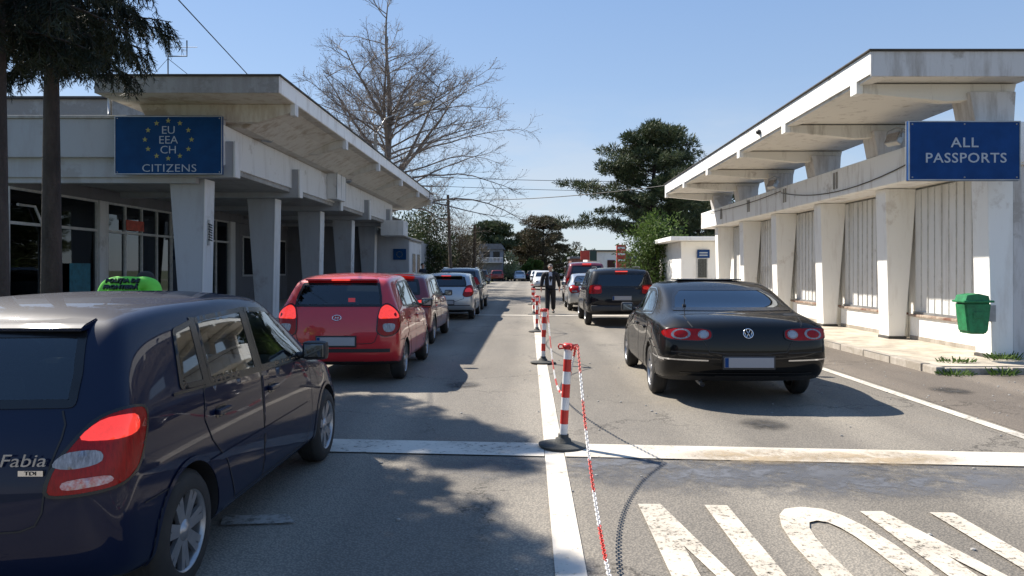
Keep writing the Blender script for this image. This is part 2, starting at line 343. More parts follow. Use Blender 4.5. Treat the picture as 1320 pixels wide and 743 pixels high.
def rawmesh(name, verts, faces, m, parent=None, smooth=False, loc=None):
    me = bpy.data.meshes.new(name); me.from_pydata(verts, [], faces); me.materials.append(m)
    if smooth: me.polygons.foreach_set('use_smooth', [True] * len(me.polygons))
    me.update(); o = bpy.data.objects.new(name, me); COL.objects.link(o)
    if parent: o.parent = parent
    if loc: o.location = loc
    return o
def text_obj(name, body, size, m, parent, loc, rot=(R(90), 0, 0), extrude=0.004, align='CENTER', sx=1.0, shear=0.0, offset=0.0, spacing=1.0, lines=1.0):
    cu = bpy.data.curves.new(name, 'FONT'); cu.body = body; cu.size = size; cu.extrude = extrude; cu.align_x = align; cu.align_y = 'CENTER'
    cu.shear = shear; cu.offset = offset; cu.space_character = spacing; cu.space_line = lines; cu.resolution_u = 3
    t = bpy.data.objects.new('tmp', cu); COL.objects.link(t)
    dg = bpy.context.evaluated_depsgraph_get(); me = bpy.data.meshes.new_from_object(t.evaluated_get(dg))
    bpy.data.objects.remove(t)
    me.materials.clear(); me.materials.append(m)
    o = bpy.data.objects.new(name, me); COL.objects.link(o); o.parent = parent; o.location = loc; o.rotation_euler = rot; o.scale = (sx, 1, 1)
    return o
def clone(o, parent=None):
    c = o.copy(); COL.objects.link(c)
    if parent: c.parent = parent
    for ch in list(o.children): clone(ch, c)
    return c

# ============================================================ SETTING
def sheet(name, pts, z, m, kind='structure'):
    bm = bmesh.new(); f = bm.faces.new([bm.verts.new((p[0], p[1], z)) for p in pts]); bm.normal_update()
    if f.normal.z < 0: f.normal_flip()
    me = bpy.data.meshes.new(name); bm.to_mesh(me); bm.free(); me.materials.append(m)
    o = bpy.data.objects.new(name, me); COL.objects.link(o); tag(o, kind=kind); return o
M_SOIL = mat('dry_grass_and_soil', (0.09, 0.085, 0.045), 0.95, vscale=1.3, col2=(0.06, 0.085, 0.03), bump=0.5, bscale=8)
M_ASPH = asphalt_mat('weathered_asphalt', (0.245, 0.222, 0.19), (0.158, 0.144, 0.124), (0.25, 0.21, 0.16))
M_ASPH2 = asphalt_mat('rough_brown_asphalt', (0.20, 0.172, 0.145), (0.115, 0.098, 0.083), (0.24, 0.19, 0.14))
M_PAVE = mat('pale_concrete_paving', (0.42, 0.37, 0.30), 0.9, var=0.3, vscale=2.5, bump=0.3, bscale=30)
M_KERB = wall_mat('kerb_concrete', (0.42, 0.38, 0.33), (0.2, 0.17, 0.13), 0.7, 0.5, 0.7, 0.4)
M_KERBD = wall_mat('dark_kerb_paint', (0.10, 0.10, 0.095), (0.25, 0.22, 0.18), 0.7, 0.5, 0.7, 0.4)
sheet('ground', [(-600, -60), (600, -60), (600, 1500), (-600, 1500)], -0.02, M_SOIL)
sheet('road', [(-5.6, -12), (24, -12), (24, 11.6), (6.2, 11.6), (6.2, 37), (4.9, 60), (4.6, 108), (40, 112), (40, 122), (-30, 122), (-30, 112), (-4.6, 108), (-5.2, 50), (-5.6, 44)], 0.0, M_ASPH)
sheet('road_shoulder', [(4.80, 1.0), (24, 1.0), (24, 11.55), (6.15, 11.55), (6.15, 36), (4.80, 36)], 0.004, M_ASPH2)
# pavements
p = MB(); p.box((6.1 + .16, 11.35, -0.1), (24, 60, 0.115), M_PAVE); p.build('pavement', M_PAVE).__setitem__('kind', 'structure')
p = MB()
yy = 11.6; i = 0
while yy < 58:
    p.box((6.1, yy + 0.006, -0.1), (6.255, yy + 0.994, 0.125), M_KERBD if i % 2 == 1 and yy < 30 else M_KERB, bev=0.015); yy += 1.0; i += 1
p.box((6.12, 11.2, -0.1), (6.26, 11.595, 0.118), M_KERB, bev=0.02)
for k in range(14): p.box((6.27 + k, 11.2, -0.1), (7.26 + k, 11.345, 0.10 + 0.006 * (k % 3)), M_KERB, bev=0.02)
p.build('kerb', M_KERB)['kind'] = 'structure'
p = MB(); p.box((-40, 14, -0.1), (-5.75, 58, 0.14), M_PAVE); p.box((-5.745, 14, -0.1), (-5.6, 58, 0.15), M_KERB, bev=0.015); p.build('left_pavement', M_PAVE)['kind'] = 'structure'

M_LINE = worn_paint('worn_white_line', (0.66, 0.60, 0.51), 0.405, 22)
M_LINE2 = worn_paint('worn_thin_line', (0.62, 0.57, 0.49), 0.44, 18, 0.14)
M_NON = worn_paint('worn_letter_paint', (0.60, 0.535, 0.44), 0.45, 30, 0.12, 2.2, 0.3)
M_OLD = worn_paint('faded_blue_paint', (0.12, 0.125, 0.14), 0.60, 6, 0.22, 1.4, 0.7, radial=(2.3, .62))
M_SAND = worn_paint('spilt_sand', (0.40, 0.31, 0.20), 0.60, 9, 0.28, 3.0, 0.6, radial=(.75, .30))
sheet('centre_line', [(.135, -3), (.300, -3), (.300, 44), (.135, 44)], 0.008, M_LINE)
sheet('edge_line', [(4.60, 1), (4.735, 1), (4.735, 40), (4.60, 40)], 0.008, M_LINE2)
sheet('stop_line', [(-5.4, 7.22), (.13, 6.74), (.13, 6.27), (-5.4, 6.75)], 0.012, M_LINE2)
sheet('stop_line', [(.305, 6.73), (9.4, 5.93), (9.4, 5.48), (.305, 6.26)], 0.012, M_LINE)
sheet('cross_line', [(-5.0, 26.3), (3.4, 25.6), (3.4, 25.2), (-5.0, 25.9)], 0.012, M_LINE2)
def blotch(name, c, rx, ry, z, m):
    o = sheet(name, [(-rx, -ry), (rx, -ry), (rx, ry), (-rx, ry)], 0, m); o.location = (c[0], c[1], z); return o
blotch('faded_blue_marking', (2.4, 5.65), 2.3, .62, .006, M_OLD)
blotch('faded_blue_marking', (1.3, 5.9), 2.3, .62, .0068, M_OLD)
M_OIL = worn_paint('dark_oil_stain', (0.045, 0.042, 0.04), 0.56, 9, 0.3, 4.0, 0.5, radial=(.28, .34))
for x_, y_ in ((-2.5, 8.6), (-.9, 10.2), (2.4, 7.6), (2.6, 15.3), (5.6, 7.4), (6.6, 8.8), (5.5, 9.7), (7.4, 7.1), (4.4, 5.0)):
    blotch('oil_stain', (x_, y_), .28, .34, .0095, M_OIL)
M_PATCH = asphalt_mat('darker_repair_asphalt', (0.20, 0.185, 0.165), (0.145, 0.135, 0.12))
sheet('repair_patch', [(5.3, 6.3), (9.6, 6.0), (9.6, 7.4), (5.5, 7.6)], 0.0075, M_PATCH)
blotch('sand_stain', (1.9, 6.25), .75, .30, .016, M_SAND); blotch('sand_stain', (2.9, 6.2), .75, .30, .0168, M_SAND)
sheet('old_arrow_marking', [(-1.95, 4.75), (-1.55, 4.78), (-1.45, 4.62), (-1.9, 4.58)], 0.012, worn_paint('faint_old_paint', (0.34, 0.32, 0.29), 0.5, 14, 0.2))
# the word NON painted on the lane, 2.3 m long letters
def rot_pt(p, a, c): 
    x, y = p[0] - c[0], p[1] - c[1]; return (c[0] + x * math.cos(a) - y * math.sin(a), c[1] + x * math.sin(a) + y * math.cos(a))
bm = bmesh.new()
def poly(pts): 
    f = bm.faces.new([bm.verts.new((q[0], q[1], 0.012)) for q in pts]); return f
LT = 5.0; LL = 2.3
def N_(x, top, w=0.59, s=0.15):
    poly([(x, top), (x + s, top), (x + s, top - LL), (x, top - LL)])
    poly([(x + w - s, top - .02), (x + w, top - .03), (x + w, top - LL), (x + w - s, top - LL)])
    poly([(x + s, top), (x + w - s, top - LL + .35), (x + w - s, top - LL), (x + s - .0, top - .75)])
def O_(x, top, w=0.60, s=0.16):
    n = 20; cx = x + w / 2; o = []; ii = []
    for k in range(n):
        a = 2 * math.pi * k / n
        def sup(c, e=0.75): return math.copysign(abs(c) ** e, c)
        o.append((cx + w / 2 * sup(math.cos(a)), top - LL / 2 + LL / 2 * sup(math.sin(a))))
        ii.append((cx + (w / 2 - s) * sup(math.cos(a)), top - LL / 2 + (LL / 2 - .27) * sup(math.sin(a))))
    for k in range(n):
        j = (k + 1) % n; poly([o[k], o[j], ii[j], ii[k]])
N_(.73, 4.99); O_(1.50, 4.93); N_(2.15, 4.84); 
bmesh.ops.recalc_face_normals(bm, faces=bm.faces)
for f in bm.faces:
    if f.normal.z < 0: f.normal_flip()
me = bpy.data.meshes.new('lane_lettering'); bm.to_mesh(me); bm.free(); me.materials.append(M_NON)
o = bpy.data.objects.new('lane_lettering', me); COL.objects.link(o); o['kind'] = 'structure'

# ---------------------------------------------------------- RIGHT BUILDING
rb = thing('checkpoint_building', 'long white passport control building with flared pillars and flat concrete canopy on the right', 'building', (7.6, 12.3, 0))
O_R = Vector((7.6, 12.3, 0))
def part(mb, name, m, par, off): 
    o = mb.build(name, m, par); o.location = -off; return o
p = MB(); p.box((8.28, 12.62, .0), (22, 31.5, 3.9), M_WHITE); p.box((7.99, 12.3, 0.0), (22, 12.6, 3.94), M_ENDW)
part(p, 'wall', M_WHITE, rb, O_R)
cy = [12.28 + 3.51 * i for i in range(6)]
for y in cy:
    p = MB(); p.prism([(7.63, .17), (7.97 if y > 13 else 7.985, .17), (8.22 if y > 13 else 7.985, 3.30), (7.55, 3.30)], y, y + .45, M_WHITE)
    p.box((7.61, y - .02, .1), (8.0, y + .47, .17), M_TAR)
    part(p, 'column', M_WHITE, rb, O_R)
M_LEDGE = wall_mat('worn_brown_sill', (0.16, 0.07, 0.05), (0.45, 0.4, 0.33), 0.8, 0.5, 0.6, 0.5)
for i in range(5):
    a, b = cy[i] + .452, cy[i + 1] - .002
    p = MB(); p.box((8.08, a, .115), (8.275, b, .60), M_WHITE); p.box((8.07, a, .113), (8.08, b, .20), M_KERB)
    part(p, 'plinth', M_WHITE, rb, O_R)
    p = MB(); p.box((8.03, a, .602), (8.275, b, .65), M_LEDGE, bev=.01); part(p, 'sill', M_LEDGE, rb, O_R)
    p = MB(); n = 12
    for k in range(n):
        w = (b - a) / n; dx = random.uniform(-.008, .008)
        p.box((8.19 + dx, a + k * w + .012, .68), (8.215 + dx, a + (k + 1) * w - .012, 3.26), M_BLIND)
        p.box((8.17, a + k * w - .010, .66), (8.235, a + k * w + .010, 3.27), M_FRAME)
    p.box((8.236, a, .652), (8.27, b, 3.28), M_BLIND)
    p.box((8.14, a, .652), (8.235, b, .70), M_STEEL)
    part(p, 'slatted_shutter', M_BLIND, rb, O_R)
p = MB(); p.box((7.30, 12.0, 3.31), (8.0, 31.6, 3.97), M_WHITE2); p.box((8.0, 12.25, 3.305), (8.4, 31.5, 3.96), M_SOFFIT_R)
for y in [14.1 + 3.51 * i for i in range(5)]:
    for d in (0, .16): p.box((7.27, y + d, 3.50), (7.30, y + d + .07, 3.90), M_CONC)
part(p, 'beam', M_WHITE2, rb, O_R)
p = MB(); p.box((8.4, 12.1, 3.945), (22, 31.5, 4.02), M_TAR); part(p, 'roof', M_TAR, rb, O_R)
p = MB()   # canopy: fascia band, slab, ribs, drops
p.prism([(5.44, 4.575), (5.42, 4.98), (8.12, 4.98), (8.12, 4.62), (5.75, 4.62), (5.62, 4.575)], 11.8, 29.6, M_SOFFIT_R)
p.box((5.40, 11.78, 4.62), (5.418, 29.62, 4.985), M_WHITE2); p.box((5.405, 11.77, 4.58), (8.13, 11.797, 4.98), M_ENDW)
p.box((5.36, 11.73, 4.982), (8.18, 29.65, 5.01), M_TAR)
for k in range(6):
    y = 12.3 + 3.42 * k
    p.prism([(5.52, 4.598), (5.52, 4.47), (6.9, 4.34), (8.0, 4.40), (8.05, 4.6)], y, y + .22, M_SOFFIT_R)
    p.box((5.402, y - .01, 4.46), (5.515, y + .23, 4.70), M_WHITE)
for v in p.bm.verts: v.co.z += .075 * (1 - (v.co.y - 11.8) / 17.8) * (1 if v.co.z > 4.5 else .6) - .02
part(p, 'canopy', M_SOFFIT_R, rb, O_R)
for k in range(6):
    y = 12.3 + 3.42 * k
    p = MB(); p.prism([(7.22, 4.50), (7.32, 3.972), (7.95, 3.972), (7.98, 4.50)], y - .1, y + .45, M_ENDW); part(p, 'canopy_post', M_GREYW, rb, O_R)
p = MB()   # end wall conduit and boxes
p.tube([(8.45, 12.28, 3.9), (8.46, 12.28, 2.6), (8.44, 12.28, 1.9), (8.46, 12.28, 1.2)], .012, 6, M_CABLE)
for z in (3.6, 3.1, 2.7, 2.3, 2.0): p.box((8.43, 12.265, z), (8.47, 12.30, z + .03), M_DARK)
p.box((8.38, 12.25, 1.62), (8.52, 12.30, 1.8), M_WHITE, bev=.01); p.box((8.3, 12.24, .85), (8.55, 12.30, 1.12), M_GREYW, bev=.01)
p.tube([(8.6, 12.27, .15), (8.6, 12.27, .8), (8.9, 12.27, .9), (9.3, 12.27, 1.0)], .015, 6, M_CABLE)
part(p, 'conduit', M_CABLE, rb, O_R)
p = MB()
for (a, b) in [((7.28, 12.6, 3.9), (7.28, 21.5, 3.8)), ((7.26, 21.5, 3.85), (7.28, 30, 3.9))]:
    pts = []
    for k in range(17):
        t = k / 16; pts.append((a[0], a[1] + (b[1] - a[1]) * t, a[2] + (b[2] - a[2]) * t - .42 * 4 * t * (1 - t) * (1 if a[1] < 15 else .2)))
    p.tube(pts, .012, 5, M_CABLE)
part(p, 'cable', M_CABLE, rb, O_R)
p = MB(); p.sphere((5.36, 17.4, 4.80), .06, M_PLASTIC, sc=(1, 1.4, 1)); p.box((5.37, 17.38, 4.72), (5.40, 17.44, 4.85), M_FRAME); part(p, 'camera_dome', M_PLASTIC, rb, O_R)

def floodlight(name, label, loc, rz, tilt):
    t = thing(name, label, 'floodlight', loc, rz)
    p = MB(); p.box((-.16, -.05, -.12), (.16, .09, .12), M_STEEL, bev=.02, mtx=Matrix.Rotation(tilt, 4, 'X')); p.build('housing', M_STEEL, t)
    p = MB(); p.box((-.14, -.058, -.10), (.14, -.051, .10), M_CLRL, mtx=Matrix.Rotation(tilt, 4, 'X')); p.build('glass', M_CLRL, t)
    p = MB(); p.tube([(-.18, 0, 0), (-.18, .02, .16), (0, .06, .22), (.18, .02, .16), (.18, 0, 0)], .012, 6, M_STEEL); p.tube([(0, .06, .22), (0, .3, .2)], .015, 6, M_STEEL); p.build('bracket', M_STEEL, t)
    return t
floodlight('floodlight', 'grey floodlight on the right building beam just left of the blue sign', (7.15, 14.6, 4.15), R(-70), R(-30))
floodlight('floodlight', 'grey floodlight on the far half of the right building beam', (7.15, 21.9, 4.1), R(-70), R(-30))
floodlight('floodlight', 'grey floodlight above the beam beside the left blue sign', (-6.7, 19.0, 4.98), R(60), R(-30))
floodlight('floodlight', 'small grey floodlight beside the metal cabinet on the left beam', (-6.65, 27.2, 4.9), R(60), R(-30))

# right sign
sr = thing('passport_sign', 'blue rectangular sign reading ALL PASSPORTS at the end of the right canopy', 'sign', (6.80, 11.66, 3.44))
p = MB(); p.box((-.875, -.03, -.465), (.875, .03, .465), M_BLUE, bev=.006); p.build('panel', M_BLUE, sr)
p = MB(); p.tube([(-.6, .05, .4), (-.6, .3, .42)], .02, 6, M_STEEL); p.tube([(.6, .05, .4), (.6, .6, .42)], .02, 6, M_STEEL); p.box((-.88, .032, -.47), (.88, .05, .47), M_STEEL); p.build('back_frame', M_STEEL, sr)
text_obj('lettering', 'ALL', .215, M_LET, sr, (.0, -.033, .12), sx=1.16, spacing=1.08, offset=.002)
text_obj('lettering', 'PASSPORTS', .215, M_LET, sr, (.02, -.033, -.12), sx=1.10, spacing=1.08, offset=.002)

def rim(par, w, h, y):
    p = MB()
    for a, b in (((-w, -h), (w, -h + .018)), ((-w, h - .018), (w, h))): p.box((a[0], y - .008, a[1]), (b[0], y - .0005, b[1]), M_STEEL)
    for a, b in (((-w, -h + .0185), (-w + .018, h - .0185)), ((w - .018, -h + .0185), (w, h - .0185))): p.box((a[0], y - .008, a[1]), (b[0], y - .0005, b[1]), M_STEEL)
    p.build('rim', M_STEEL, par)
    for x in (-w + .06, 0, w - .06):
        for z in (-h + .05, h - .05):
            q = MB(); q.lathe([(.001, y - .010), (.012, y - .008), (.014, y - .0005)], 10, 'y', (x, 0, z)); q.build('bolt', M_STEEL, par)
rim(sr, .875, .465, -.03)
# small kiosk building beyond
kb = thing('kiosk_building', 'small white flat roofed guard building beyond the right checkpoint', 'building', (7.4, 36, 0)); OK_ = Vector((7.4, 36, 0))
p = MB(); p.box((7.35, 36, 0), (13, 42, 2.95), M_WHITE); part(p, 'wall', M_WHITE, kb, OK_)
p = MB(); p.box((6.7, 35.2, 2.96), (13.4, 42.6, 3.16), M_WHITE); part(p, 'roof', M_WHITE, kb, OK_)
p = MB(); p.box((8.1, 35.94, .15), (8.62, 36.0, 2.2), M_FRAME); part(p, 'door', M_FRAME, kb, OK_)
p = MB(); p.box((8.15, 35.92, 1.2), (8.57, 35.94, 2.1), M_GLB); part(p, 'pane', M_GLB, kb, OK_)
ks = thing('door_sign', 'tiny dark blue plate above the door of the right guard building', 'sign', (8.4, 35.88, 2.35))
p = MB(); p.box((-.3, -.02, -.2), (.3, .02, .2), M_BLUE); p.build('panel', M_BLUE, ks)
p = MB(); p.box((-.2, -.026, .02), (.2, -.021, .08), M_LET); p.box((-.2, -.026, -.1), (.2, -.021, -.04), M_LET); p.build('lettering', M_LET, ks)

# litter bin
M_BIN = mat('green_bin_plastic', (0.010, 0.17, 0.06), 0.5, var=0.3, vscale=9, bump=.1)
lb = thing('litter_bin', 'green plastic litter bin fixed to the nearest right pillar', 'litter bin', (7.20, 12.05, .55)); lb.scale = (.9, .9, .9)
p = MB()
pr = [(0.0, .03), (.04, 0), (.32, 0), (.36, .03), (.42, .56), (-.06, .56)]
q = p.prism([(a - .2, b) for a, b in pr], -.17, .17, M_BIN); bmesh.ops.bevel(p.bm, geom=p.bm.edges[:], offset=.03, segments=3, affect='EDGES')
p.build('bucket', M_BIN, lb)
p = MB(); p.box((-.29, -.2, .56), (.25, .2, .60), M_BIN, bev=.015); p.prism([(-.25, .60), (-.22, .69), (-.02, .72), (.16, .68), (.18, .60)], -.17, .17, M_BIN); p.build('lid', M_BIN, lb)
p = MB(); p.box((-.12, -.182, .28), (.06, -.170, .40), M_BIN, bev=.004); p.build('badge', M_BIN, lb)
p = MB(); p.box((.1, .17, .2), (.5, .28, .5), M_STEEL); p.build('bracket', M_STEEL, lb)

# ---------------------------------------------------------- LEFT BUILDING
lbld = thing('terminal_building', 'long grey white border terminal with flared pillars and stained canopy on the left', 'building', (-7.5, 17.0, 0)); O_L = Vector((-7.5, 17.0, 0))
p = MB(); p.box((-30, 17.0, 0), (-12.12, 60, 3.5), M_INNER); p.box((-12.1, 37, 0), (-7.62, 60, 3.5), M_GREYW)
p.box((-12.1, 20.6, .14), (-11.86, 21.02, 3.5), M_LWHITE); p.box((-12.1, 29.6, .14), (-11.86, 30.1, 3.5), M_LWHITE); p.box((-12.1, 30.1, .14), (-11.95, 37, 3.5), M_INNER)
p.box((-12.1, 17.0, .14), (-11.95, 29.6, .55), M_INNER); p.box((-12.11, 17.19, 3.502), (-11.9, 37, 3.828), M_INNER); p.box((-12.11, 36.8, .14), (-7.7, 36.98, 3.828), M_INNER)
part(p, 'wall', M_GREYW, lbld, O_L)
p = MB(); p.box((-30, 17.0, 3.83), (-6.95, 40, 4.12), M_CONC); p.box((-12.3, 17.2, 3.5), (-7.0, 40, 3.82), M_SOFFIT) if False else None
p.box((-30, 16.8, 4.12), (-6.92, 17.0, 4.99), M_GREYW); p.box((-30, 16.76, 4.99), (-6.9, 17.1, 5.06), M_CONC)
p.box((-30, 16.98, 3.56), (-7.6, 17.18, 4.118), M_GREYW)
p.box((-30, 17.0, 4.12), (-6.95, 40, 4.3), M_TAR)
part(p, 'porch_roof', M_CONC, lbld, O_L)
p = MB(); p.box((-7.15, 16.8, 3.95), (-6.90, 37.6, 4.86), M_LWHITE); part(p, 'beam', M_LWHITE, lbld, O_L)
ly = [17.2 + 4.75 * i for i in range(5)]
for y in ly:
    p = MB()
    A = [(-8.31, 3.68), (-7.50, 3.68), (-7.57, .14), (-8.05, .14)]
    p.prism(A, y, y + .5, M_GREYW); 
    # road-side face a little proud, its brighter light put in as lighter colour
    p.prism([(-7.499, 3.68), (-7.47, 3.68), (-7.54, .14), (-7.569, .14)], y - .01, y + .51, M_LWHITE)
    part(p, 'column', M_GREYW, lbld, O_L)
    p = MB(); p.box((-12.0, y - .28, 3.68), (-6.72, y - .03, 4.5), M_GREYW); p.box((-6.72, y - .30, 3.68), (-6.66, y - .01, 4.5), M_LWHITE)  # shaded sides coloured grey, brighter road end coloured lighter
    part(p, 'bracket_beam', M_GREYW, lbld, O_L)
p = MB()
p.box((-9.3, 15.95, 5.36), (-5.36, 41.4, 5.72), M_SOFFIT); p.box((-5.358, 15.93, 5.37), (-5.34, 41.42, 5.725), M_WHITE2)
p.box((-9.3, 15.925, 5.36), (-5.36, 15.948, 5.72), M_CONC); p.box((-9.35, 15.88, 5.722), (-5.30, 41.45, 5.76), M_TAR)
p.prism([(-8.6, 5.358), (-8.6, 5.0), (-7.15, 4.87), (-6.6, 4.87), (-6.0, 5.2), (-5.6, 5.358)], 17.3, 41.2, M_SOFFIT)
for k in range(6):
    y = 17.0 + 4.75 * k
    p.prism([(-8.9, 5.357), (-8.7, 4.95), (-6.2, 4.95), (-5.45, 5.16), (-5.45, 5.357)], y, y + .22, M_SOFFIT)
    p.box((-5.45, y - .01, 5.10), (-5.335, y + .23, 5.369), M_LWHITE)
part(p, 'canopy', M_SOFFIT, lbld, O_L)
# glazing behind the porch
def glazed(a, b, z0=.55, tr=2.67, z1=3.5, cols=3, door=False):
    p = MB()
    X = -11.95
    def bar(y0, y1, za, zb): p.box((X - .05, y0, za), (X + .05, y1, zb), M_FRAME)
    bar(a, b, z1 - .06, z1); bar(a, b, tr - .035, tr + .035); bar(a, b, z0, z0 + .06)
    for k in range(cols + 1):
        y = a + (b - a) * k / cols; bar(max(a, y - .03), min(b, y + .03), z0 + .0605, tr - .0355)
        bar(max(a, y - .03), min(b, y + .03), tr + .0355, z1 - .0605)
    part(p, 'window_frame', M_FRAME, lbld, O_L)
    p = MB(); p.box((X - .012, a + .03, z0 + .06), (X - .006, b - .03, z1 - .06), M_GLB); part(p, 'pane', M_GLB, lbld, O_L)
glazed(17.05, 20.55, cols=2); glazed(21.05, 24.8, cols=4); glazed(24.85, 29.55, cols=4)
M_ROOM = mat('dim_office_interior', (0.13, 0.13, 0.125), 0.9, var=0.4, vscale=1.5)
p = MB(); p.box((-12.118, 17.0, .14), (-12.10, 29.6, 3.5), M_ROOM); part(p, 'office_partition', M_ROOM, lbld, O_L)
for (a, b) in [(31.0, 33.6), (34.4, 36.4)]:
    p = MB(); p.box((-11.948, a, 1.3), (-11.90, b, 3.0), M_FRAME); part(p, 'window_frame', M_FRAME, lbld, O_L)
    p = MB(); p.box((-11.898, a + .08, 1.38), (-11.89, b - .08, 2.92), M_BLACKGLOSS); part(p, 'pane', M_BLACKGLOSS, lbld, O_L)
p = MB()
p.tube([(-11.88, 17.3, 3.1), (-11.88, 17.9, 3.1), (-11.88, 18.3, 2.5), (-11.88, 18.3, .6)], .035, 6, M_FRAME); part(p, 'bent_frame', M_FRAME, lbld, O_L)
p = MB(); p.box((-11.85, 19.2, 1.0), (-11.84, 20.1, 1.75), mat('teal_poster', (0.02, 0.16, 0.22), 0.5, var=.3, vscale=6)); part(p, 'poster', M_FRAME, lbld, O_L)
p = MB(); p.box((-11.85, 21.9, 2.75), (-11.84, 22.9, 3.05), mat('red_door_plate', (0.45, 0.06, 0.03), 0.5, var=.3, vscale=6)); part(p, 'door_plate', M_FRAME, lbld, O_L)
# metal rail between first pillars
p = MB()
for z in (.75, 1.05): p.tube([(-8.4, 17.5, z), (-10.5, 17.5, z)], .02, 6, M_CABLE)
for x in (-8.4, -9.45, -10.5): p.tube([(x, 17.5, .14), (x, 17.5, 1.07)], .022, 6, M_CABLE)
tag(p.build('railing', M_CABLE), 'dark metal railing beside the nearest left pillar', 'railing')
# block behind
ub = thing('rear_block', 'weathered grey upper block seen over the left terminal roof behind the conifer', 'building', (-15, 24, 0))
p = MB(); p.box((-30, 24, 3), (-12.8, 34, 7.08), M_CONC); part(p, 'wall', M_CONC, ub, Vector((-15, 24, 0)))
p = MB(); p.box((-30.1, 23.9, 7.08), (-12.7, 34, 7.16), M_TAR); part(p, 'roof', M_TAR, ub, Vector((-15, 24, 0)))
# cabinet on beam, small rack fixed to first column
cb = thing('metal_cabinet', 'white metal cabinet box mounted on the left terminal beam between pillars', 'cabinet', (-6.72, 26.0, 4.45))
p = MB(); p.box((-.17, -.6, -.45), (.17, .6, .42), M_LWHITE, bev=.01); p.build('casing', M_LWHITE, cb)
p = MB()
for y in (-.6, .0, .6): p.tube([(.16, y, -.4), (.18, y, .72)], .015, 5, M_STEEL)
p.tube([(.18, -.6, .72), (.18, .6, .72)], .015, 5, M_STEEL); p.build('rail', M_STEEL, cb)
ch = thing('chain_bracket', 'small rusty bracket hanging on the white side of the nearest left pillar', 'bracket', (-7.5, 17.4, 2.45))
p = MB(); 
for k in range(7): p.tube([(.04, -.06 + .03 * (k % 2), .2 - k * .06), (.06, .08, .17 - k * .06)], .014, 5, M_CABLE)
p.box((.0, -.05, -.3), (.03, .05, .3), M_STEEL); p.build('hooks', M_CABLE, ch)
pp = MB(); pp.tube([(-9.4, 16.7, 5.06), (-9.4, 16.7, 5.62)], .05, 8, M_STEEL); tag(pp.build('support_pipe', M_STEEL), 'grey steel pipe under the left canopy corner above the blue sign', 'pipe')
# left sign
sl = thing('citizens_sign', 'blue sign with ring of yellow stars reading EU EEA CH CITIZENS', 'sign', (-8.05, 16.66, 4.36))
p = MB(); p.box((-1.20, -.04, -.65), (1.20, .04, .65), M_BLUE2, bev=.006); p.build('panel', M_BLUE2, sl)
rim(sl, 1.2, .65, -.04)
for bod, z in (('EU', .33), ('EEA', .11), ('CH', -.11)): text_obj('lettering', bod, .25, M_LET, sl, (0, -.043, z), sx=1.05, offset=-.002)
text_obj('lettering', 'CITIZENS', .245, M_LET, sl, (0.02, -.043, -.52), sx=1.15, spacing=1.05, offset=-.002)
for k in range(12):
    a = 2 * math.pi * k / 12; p = MB(); pts = []
    for j in range(10):
        rr = .062 if j % 2 == 0 else .026; b = math.pi / 2 + math.pi * j / 5; pts.append((rr * math.cos(b), rr * math.sin(b)))
    p.prism(pts, -.004, .004, M_STAR); s = p.build('star', M_STAR, sl); s.location = (.52 * math.sin(a), -.045, .125 + .42 * math.cos(a))
# annex
an = thing('annex_building', 'grey annex with sloping roof and white end at the far end of the left terminal', 'building', (-6.8, 37, 0)); OA = Vector((-6.8, 37, 0))
p = MB(); p.prism([(-7.6, 0), (-5.98, 0), (-5.98, 3.1), (-7.6, 3.62)], 37, 41.2, M_GREYW); p.box((-5.978, 37.05, .1), (-5.95, 41.15, 3.0), M_LWHITE); part(p, 'wall', M_GREYW, an, OA)
p = MB(); p.prism([(-7.7, 3.66), (-5.85, 3.06), (-5.85, 3.14), (-7.7, 3.74)], 36.9, 41.4, M_CONC); part(p, 'roof', M_CONC, an, OA)
p = MB(); p.box((-7.1, 35.6, 3.22), (-6.0, 36.88, 3.95), M_LWHITE); part(p, 'balcony', M_LWHITE, an, OA)
for y in (38.0, 39.6):
    p = MB(); p.box((-5.948, y, 1.2), (-5.93, y + .9, 2.4), M_BLACKGLOSS); part(p, 'window', M_BLACKGLOSS, an, OA)
a2 = thing('annex_sign', 'small dark blue starred sign on the grey annex wall', 'sign', (-6.42, 36.96, 2.35))
p = MB(); p.box((-.32, -.02, -.27), (.32, .02, .27), M_BLUE2); p.build('panel', M_BLUE2, a2)
p = MB()
for k in range(12): p.box((-.02 + .14 * math.sin(k * math.pi / 6), -.03, -.02 + .14 * math.cos(k * math.pi / 6)), (.01 + .14 * math.sin(k * math.pi / 6), -.021, .01 + .14 * math.cos(k * math.pi / 6)), M_STAR)
p.build('star_ring', M_STAR, a2)

# rooftop aerial
ae = thing('roof_aerial', 'thin metal television aerial standing on the left canopy roof', 'aerial', (-8.0, 16.5, 5.76))
p = MB(); p.tube([(0, 0, 0), (0, 0, 1.15)], .014, 5, M_CABLE); p.tube([(0, 0, .55), (.42, 0, .55), (.42, 0, .9)], .014, 5, M_CABLE); p.tube([(0, 0, .75), (.65, 0, .75)], .006, 4, M_CABLE); p.build('mast', M_CABLE, ae)
p = MB(); p.tube([(0, 0, .5), (-.6, .2, 0)], .006, 4, M_CABLE); p.tube([(0, 0, .5), (.6, .2, 0)], .006, 4, M_CABLE); p.build('guy_wire', M_CABLE, ae)

